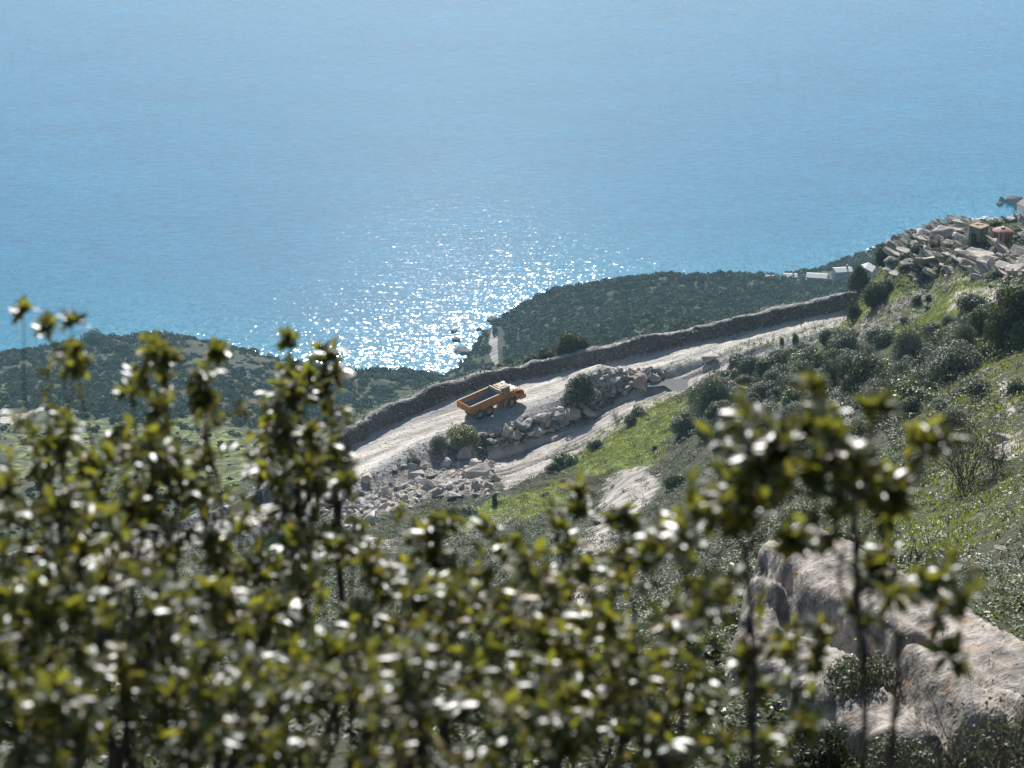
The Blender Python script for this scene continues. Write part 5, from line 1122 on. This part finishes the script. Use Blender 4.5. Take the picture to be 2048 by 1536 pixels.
# ------------------------------------------------------------------ the blurred shrubs in front of the camera
def leaf_field(P, Dn, L, r):
    """P positions, Dn leaf directions (unit), L lengths: curved elliptical leaves"""
    n = len(P); prof_t = np.array([0, 0.22, 0.5, 0.78, 1.0]); prof_w = np.array([0.06, 0.75, 1.0, 0.72, 0.03])*0.235
    upn = np.array([0, -0.05, 1.0])+r.normal(0, 0.42, (n, 3)); side = np.cross(Dn, upn); side /= np.linalg.norm(side, axis=1)[:, None]+1e-9; nor = np.cross(side, Dn)
    V = []
    nor = np.where(nor[:, 2:3] < 0, nor, nor)
    for tt, ww in zip(prof_t, prof_w):
        c = P+Dn*(L*tt)[:, None]-nor*(L*0.16*tt**2)[:, None]
        V += [c-side*(L*ww)[:, None]+nor*(L*ww*0.28)[:, None], c, c+side*(L*ww)[:, None]+nor*(L*ww*0.28)[:, None]]
    V = np.stack(V, 1)                                  # n,15,3
    f = []
    for k in range(4):
        a = k*3; f += [(a, a+1, a+4, a+3), (a+1, a+2, a+5, a+4)]
    f = np.array(f); Fc = (f[None]+np.arange(n)[:, None, None]*15).reshape(-1, 4); return V.reshape(-1, 3), Fc
def fg_shrub(label, base_u, base_D, tops, seed, leaf=0.034):
    """tops: (u, v, D, spread_px, length_px, density) of every upright stem"""
    r = np.random.default_rng(seed); b = at_D(base_u, 1536, base_D); b[2] = float(H(b[0], b[1]))-0.05
    paths, LP, LD, LL = [], [], [], []
    # a few trunks fork into the upright shoots
    tops = sorted(tops, key=lambda q: q[0]); nt_ = max(1, round(len(tops)/(5.5 if seed in (6, 7) else 3.5))); groups = [tops[i::1] for i in range(0)] or [list(g) for g in np.array_split(np.array(tops), nt_)]
    jobs = []
    for g in groups:
        g = np.array(g); mu, mv, mD = g[:, 0].mean(), (g[:, 1]+g[:, 4]*0.62).mean(), g[:, 2].mean()
        Fk = at_D(mu+r.normal(0, 25), min(mv, 1500), mD); t = np.linspace(0, 1, 24)[:, None]; bb = b+np.array([r.normal(0, 0.09), r.normal(0, 0.09), 0])
        Q = bb*(1-t)+Fk*t; sh = (Fk-bb)[:2]; Q[:, :2] = bb[:2]+sh*(1-(1-t)**1.35)
        Q[:, 0] += (0.06*np.sin(t[:, 0]*5+r.uniform(0, 6))+0.02*np.sin(t[:, 0]*15+r.uniform(0, 6)))*np.sin(t[:, 0]*math.pi); paths.append((Q, (0.0085 if seed in (6, 7) else 0.014 if len(g) > 2 else 0.011)*(1-0.45*t[:, 0])))
        for q in g: jobs.append((q, Q))
    for (u, v, D, spx, lpx, dens), TQ in jobs:
        T = at_D(u, v, D); pm = F/D; k0 = int(r.integers(15, 24)); S0 = TQ[k0]; t = np.linspace(0, 1, 22)[:, None]
        up0 = np.array([(T-S0)[0]*0.35+r.normal(0, 0.05), (T-S0)[1]*0.35, 0]); c1 = S0+up0+np.array([0, 0, 0.25])*np.linalg.norm(T-S0); c2 = T-np.array([r.normal(0, 0.04), 0, 0.4])*np.linalg.norm(T-S0)
        P = S0*(1-t)**3+3*c1*t*(1-t)**2+3*c2*t**2*(1-t)+T*t**3; P[:, :2] += np.cumsum(r.normal(0, 0.004, (22, 2)), 0)*(1-t)
        P[:, 0] += 0.018*np.sin(t[:, 0]*9+r.uniform(0, 6))*(t[:, 0]*(1-t[:, 0])*4)
        rad = (0.0042 if seed in (6, 7) else 0.0075)*(1-0.84*t[:, 0])*(0.7+0.3*dens); paths.append((P, rad))
        Lm = lpx/pm; cum = np.concatenate([[0], np.cumsum(np.linalg.norm(np.diff(P, axis=0), axis=1))]); tot = cum[-1]
        low = (Lm-tot)/max(Lm, 1e-6) if Lm > tot else 0; Lm = min(Lm, tot*0.98); P_top = P
        if low > 0.08:    # foliage goes on below the fork, along the trunk
            P = np.concatenate([TQ[max(0, k0-12):k0], P]); t_ = np.linspace(0, 1, len(P)); cum = np.concatenate([[0], np.cumsum(np.linalg.norm(np.diff(P, axis=0), axis=1))]); tot = cum[-1]; Lm = min(lpx/pm, tot*0.98)
            P = np.stack([np.interp(np.linspace(0, tot, 22), cum, P[:, a]) for a in range(3)], -1); cum = np.linspace(0, tot, 22)
        def along(Q, s): i = s*(len(Q)-1); return np.array([np.interp(i, np.arange(len(Q)), Q[:, a]) for a in range(3)])
        def twig(p0, d, ln, thick, m):
            tt = np.linspace(0, 1, 6)[:, None]; Q = p0+d*ln*tt+r.normal(0, 0.16, 3)*ln*tt**2+np.array([0, 0, 0.22])*ln*tt**2; paths.append((Q, thick*(1-0.65*tt[:, 0])))
            a_ = 1-0.75*r.random(m)**1.3; idx = a_*5; c = np.stack([np.interp(idx, np.arange(6), Q[:, j]) for j in range(3)], -1)
            o_d = r.normal(size=(m, 3)); o_d[:, 2] *= 0.55; o_d /= np.linalg.norm(o_d, axis=1)[:, None]; dd = d*0.55+o_d*0.95+np.array([0, 0, 0.12]); dd /= np.linalg.norm(dd, axis=1)[:, None]
            LP.append(c); LD.append(dd); LL.append(leaf*r.uniform(0.42, 1.25, m)); return Q
        nb = max(2, int(dens*SC*lpx/56))
        for k in range(nb):
            q = r.random(); s_ = tot-Lm*q; sc_ = (0.3+0.7*min(1, q*2.4)); p0 = along(P, np.interp(s_, cum, np.linspace(0, 1, 22)))
            az = r.uniform(0, 6.28); el = r.uniform(0.25, 1.15); ln = sc_*spx/pm*r.uniform(0.7, 1.5)
            d = np.array([math.cos(az)*math.cos(el), math.sin(az)*math.cos(el), math.sin(el)])
            Q = twig(p0, d, ln, 0.0042, 9)
            for j in range(int(r.integers(2, 5)*dens**0.5+1)):
                d2 = d*0.6+r.normal(0, 0.62, 3)+np.array([0, 0, 0.2]); d2 /= np.linalg.norm(d2); twig(along(Q, r.uniform(0.2, 0.95)), d2, ln*r.uniform(0.25, 0.6), 0.0022, int(r.integers(6, 12)))
        m = 12; c = T-(P[-1]-P[-3])*r.random((m, 1))*0.8; o_d = r.normal(size=(m, 3))*0.6+np.array([0, 0, 0.7]); o_d /= np.linalg.norm(o_d, axis=1)[:, None]; LP.append(c); LD.append(o_d); LL.append(leaf*r.uniform(0.6, 1.1, m)*(0.9 if dens > 0.2 else 0.3))
    o = thing('shrub', label, 'shrub', b, 0, 'blurred shrubs in front of the camera')
    V, Fc = tubes(paths, 5); link('branches', mesh_np('branches', V-b, Fc, M['twig_fg'], True), o)
    V, Fc = leaf_field(np.concatenate(LP), np.concatenate(LD), np.concatenate(LL), r); link('foliage', mesh_np('foliage', V-b, Fc, M['leaf_fg'], True), o)
    return len(V)//15
tot = 0
SC = 0.8
tot += fg_shrub('tall blurred shrub at the far left reaching above the lowland wood', 150, 4.4,
    [(140, 640, 4.6, 34, 900, 0.75), (150, 690, 4.5, 60, 850, 0.7), (95, 745, 4.7, 80, 800, 0.7), (60, 830, 4.5, 90, 720, 0.9), (15, 900, 4.3, 90, 650, 0.9), (200, 900, 4.4, 100, 650, 1.0), (-30, 980, 4.2, 110, 600, 1.0), (110, 1000, 4.1, 120, 600, 1.1), (45, 605, 4.8, 6, 40, 0.1), (95, 650, 4.8, 12, 60, 0.3), (230, 1000, 4.0, 110, 600, 0.9)], 1)
tot += fg_shrub('yellowish blurred shrub second from the left in front of the sea', 330, 4.6,
    [(285, 680, 4.8, 60, 850, 0.8), (330, 725, 4.7, 80, 800, 0.9), (262, 735, 4.7, 70, 800, 0.7), (375, 760, 4.6, 80, 780, 0.8), (435, 690, 4.9, 30, 300, 0.6), (415, 770, 4.6, 70, 700, 0.8), (300, 860, 4.5, 110, 700, 1.1), (360, 900, 4.4, 120, 650, 1.1), (255, 985, 4.3, 120, 600, 1.0)], 2)
tot += fg_shrub('dense blurred shrub in front of the left end of the gravel road', 590, 4.9,
    [(560, 735, 5.2, 80, 500, 1.0), (640, 745, 5.2, 80, 480, 1.0), (600, 770, 5.1, 110, 560, 1.3), (530, 790, 5.1, 80, 500, 1.0), (690, 830, 5.0, 60, 260, 1.0), (580, 668, 5.3, 8, 60, 0.15), (642, 700, 5.3, 8, 30, 0.2), (500, 900, 4.8, 90, 560, 0.8), (620, 880, 4.8, 110, 400, 1.0), (460, 980, 4.6, 100, 600, 0.8)], 3)
SC = 1.15
tot += fg_shrub('leafy blurred shrub in front of the large rock heap', 760, 4.3,
    [(700, 985, 4.5, 60, 550, 0.6), (800, 1010, 4.5, 70, 560, 0.7), (880, 1060, 4.4, 100, 560, 1.0), (740, 1120, 4.2, 110, 500, 1.0), (830, 1160, 4.0, 130, 450, 1.2), (640, 1180, 4.1, 120, 450, 1.0), (560, 1120, 4.3, 110, 500, 0.8), (930, 1130, 4.3, 110, 480, 1.0), (600, 1290, 3.8, 140, 380, 1.0)], 4)
tot += fg_shrub('broad blurred shrub at the bottom centre', 1080, 4.1,
    [(1000, 1075, 4.4, 90, 520, 0.9), (1100, 985, 4.5, 70, 560, 0.9), (1165, 960, 4.5, 60, 560, 0.8), (1240, 1010, 4.4, 80, 540, 0.9), (1060, 1150, 4.1, 120, 480, 1.1), (1180, 1130, 4.1, 120, 500, 1.0), (960, 1230, 3.9, 130, 420, 1.1), (1090, 1290, 3.8, 140, 380, 1.2), (1300, 1110, 4.2, 90, 480, 0.8), (1210, 1290, 3.8, 140, 380, 1.0)], 5)
SC = 0.9
tot += fg_shrub('largest-leaved blurred twig in front of the tree belt on the right', 1640, 3.2,
    [(1590, 850, 3.4, 95, 260, 1.3), (1670, 815, 3.4, 80, 280, 1.3), (1735, 830, 3.4, 85, 260, 1.3), (1820, 885, 3.4, 60, 150, 0.8), (1540, 910, 3.4, 100, 220, 1.2), (1450, 935, 3.5, 100, 220, 1.1), (1385, 965, 3.5, 80, 200, 0.8), (1620, 930, 3.3, 110, 200, 1.4), (1720, 930, 3.3, 90, 130, 0.9), (1480, 1010, 3.4, 110, 200, 1.1), (1330, 1050, 3.5, 90, 280, 0.7)], 6, 0.036)
tot += fg_shrub('blurred upright shrub in front of the big lichen rock', 1880, 3.5,
    [(1905, 1115, 3.7, 60, 180, 0.7), (1785, 1080, 3.7, 34, 150, 0.5), (1850, 1150, 3.6, 80, 180, 0.9), (1770, 1200, 3.6, 70, 130, 0.7), (1935, 1190, 3.6, 80, 200, 0.8), (1720, 1160, 3.7, 60, 120, 0.6), (1650, 1290, 3.7, 70, 140, 0.5)], 7, 0.034)
tot += fg_shrub('blurred shrub left of the big lichen rock', 1450, 3.7,
    [(1350, 1195, 3.9, 90, 400, 0.8), (1440, 1180, 3.9, 70, 420, 0.6), (1520, 1200, 3.8, 50, 300, 0.5), (1400, 1290, 3.7, 120, 380, 0.9), (1500, 1340, 3.6, 100, 300, 0.7), (1590, 1250, 3.7, 50, 120, 0.5), (1290, 1340, 3.7, 120, 350, 0.9), (1600, 1440, 3.6, 70, 150, 0.4)], 8)
SC = 0.95
tot += fg_shrub('low blurred shrub in the bottom left corner', 120, 3.4,
    [(30, 1180, 3.6, 140, 450, 1.1), (120, 1230, 3.5, 140, 420, 1.0), (220, 1200, 3.6, 130, 430, 0.9), (-20, 1330, 3.4, 150, 350, 1.1), (330, 1160, 3.7, 120, 450, 0.9), (160, 1380, 3.3, 150, 300, 0.9)], 9)
tot += fg_shrub('low blurred shrub along the bottom edge left of the centre', 480, 3.4,
    [(420, 1190, 3.7, 130, 430, 1.0), (500, 1250, 3.6, 130, 400, 1.0), (380, 1340, 3.4, 140, 330, 0.9), (560, 1360, 3.4, 150, 330, 1.0), (700, 1340, 3.4, 150, 330, 1.1), (820, 1370, 3.3, 150, 300, 1.1), (1000, 1400, 3.3, 150, 300, 1.0)], 10)
print('front leaves', tot)
# ------------------------------------------------------------------ air
bm = bmesh.new(); box(bm, -9800, 9800, -60, 9500, -12, 432)
t = NT('hazy_air'); pv = t.n('ShaderNodeVolumePrincipled'); pv.inputs['Color'].default_value = (0.5, 0.82, 1, 1)
pv.inputs['Density'].default_value = 0.00011; pv.inputs['Anisotropy'].default_value = 0.1; t.l(pv.outputs[0], t.out.inputs['Volume'])
tag(bm_obj('haze', bm, t.m), kind='stuff')
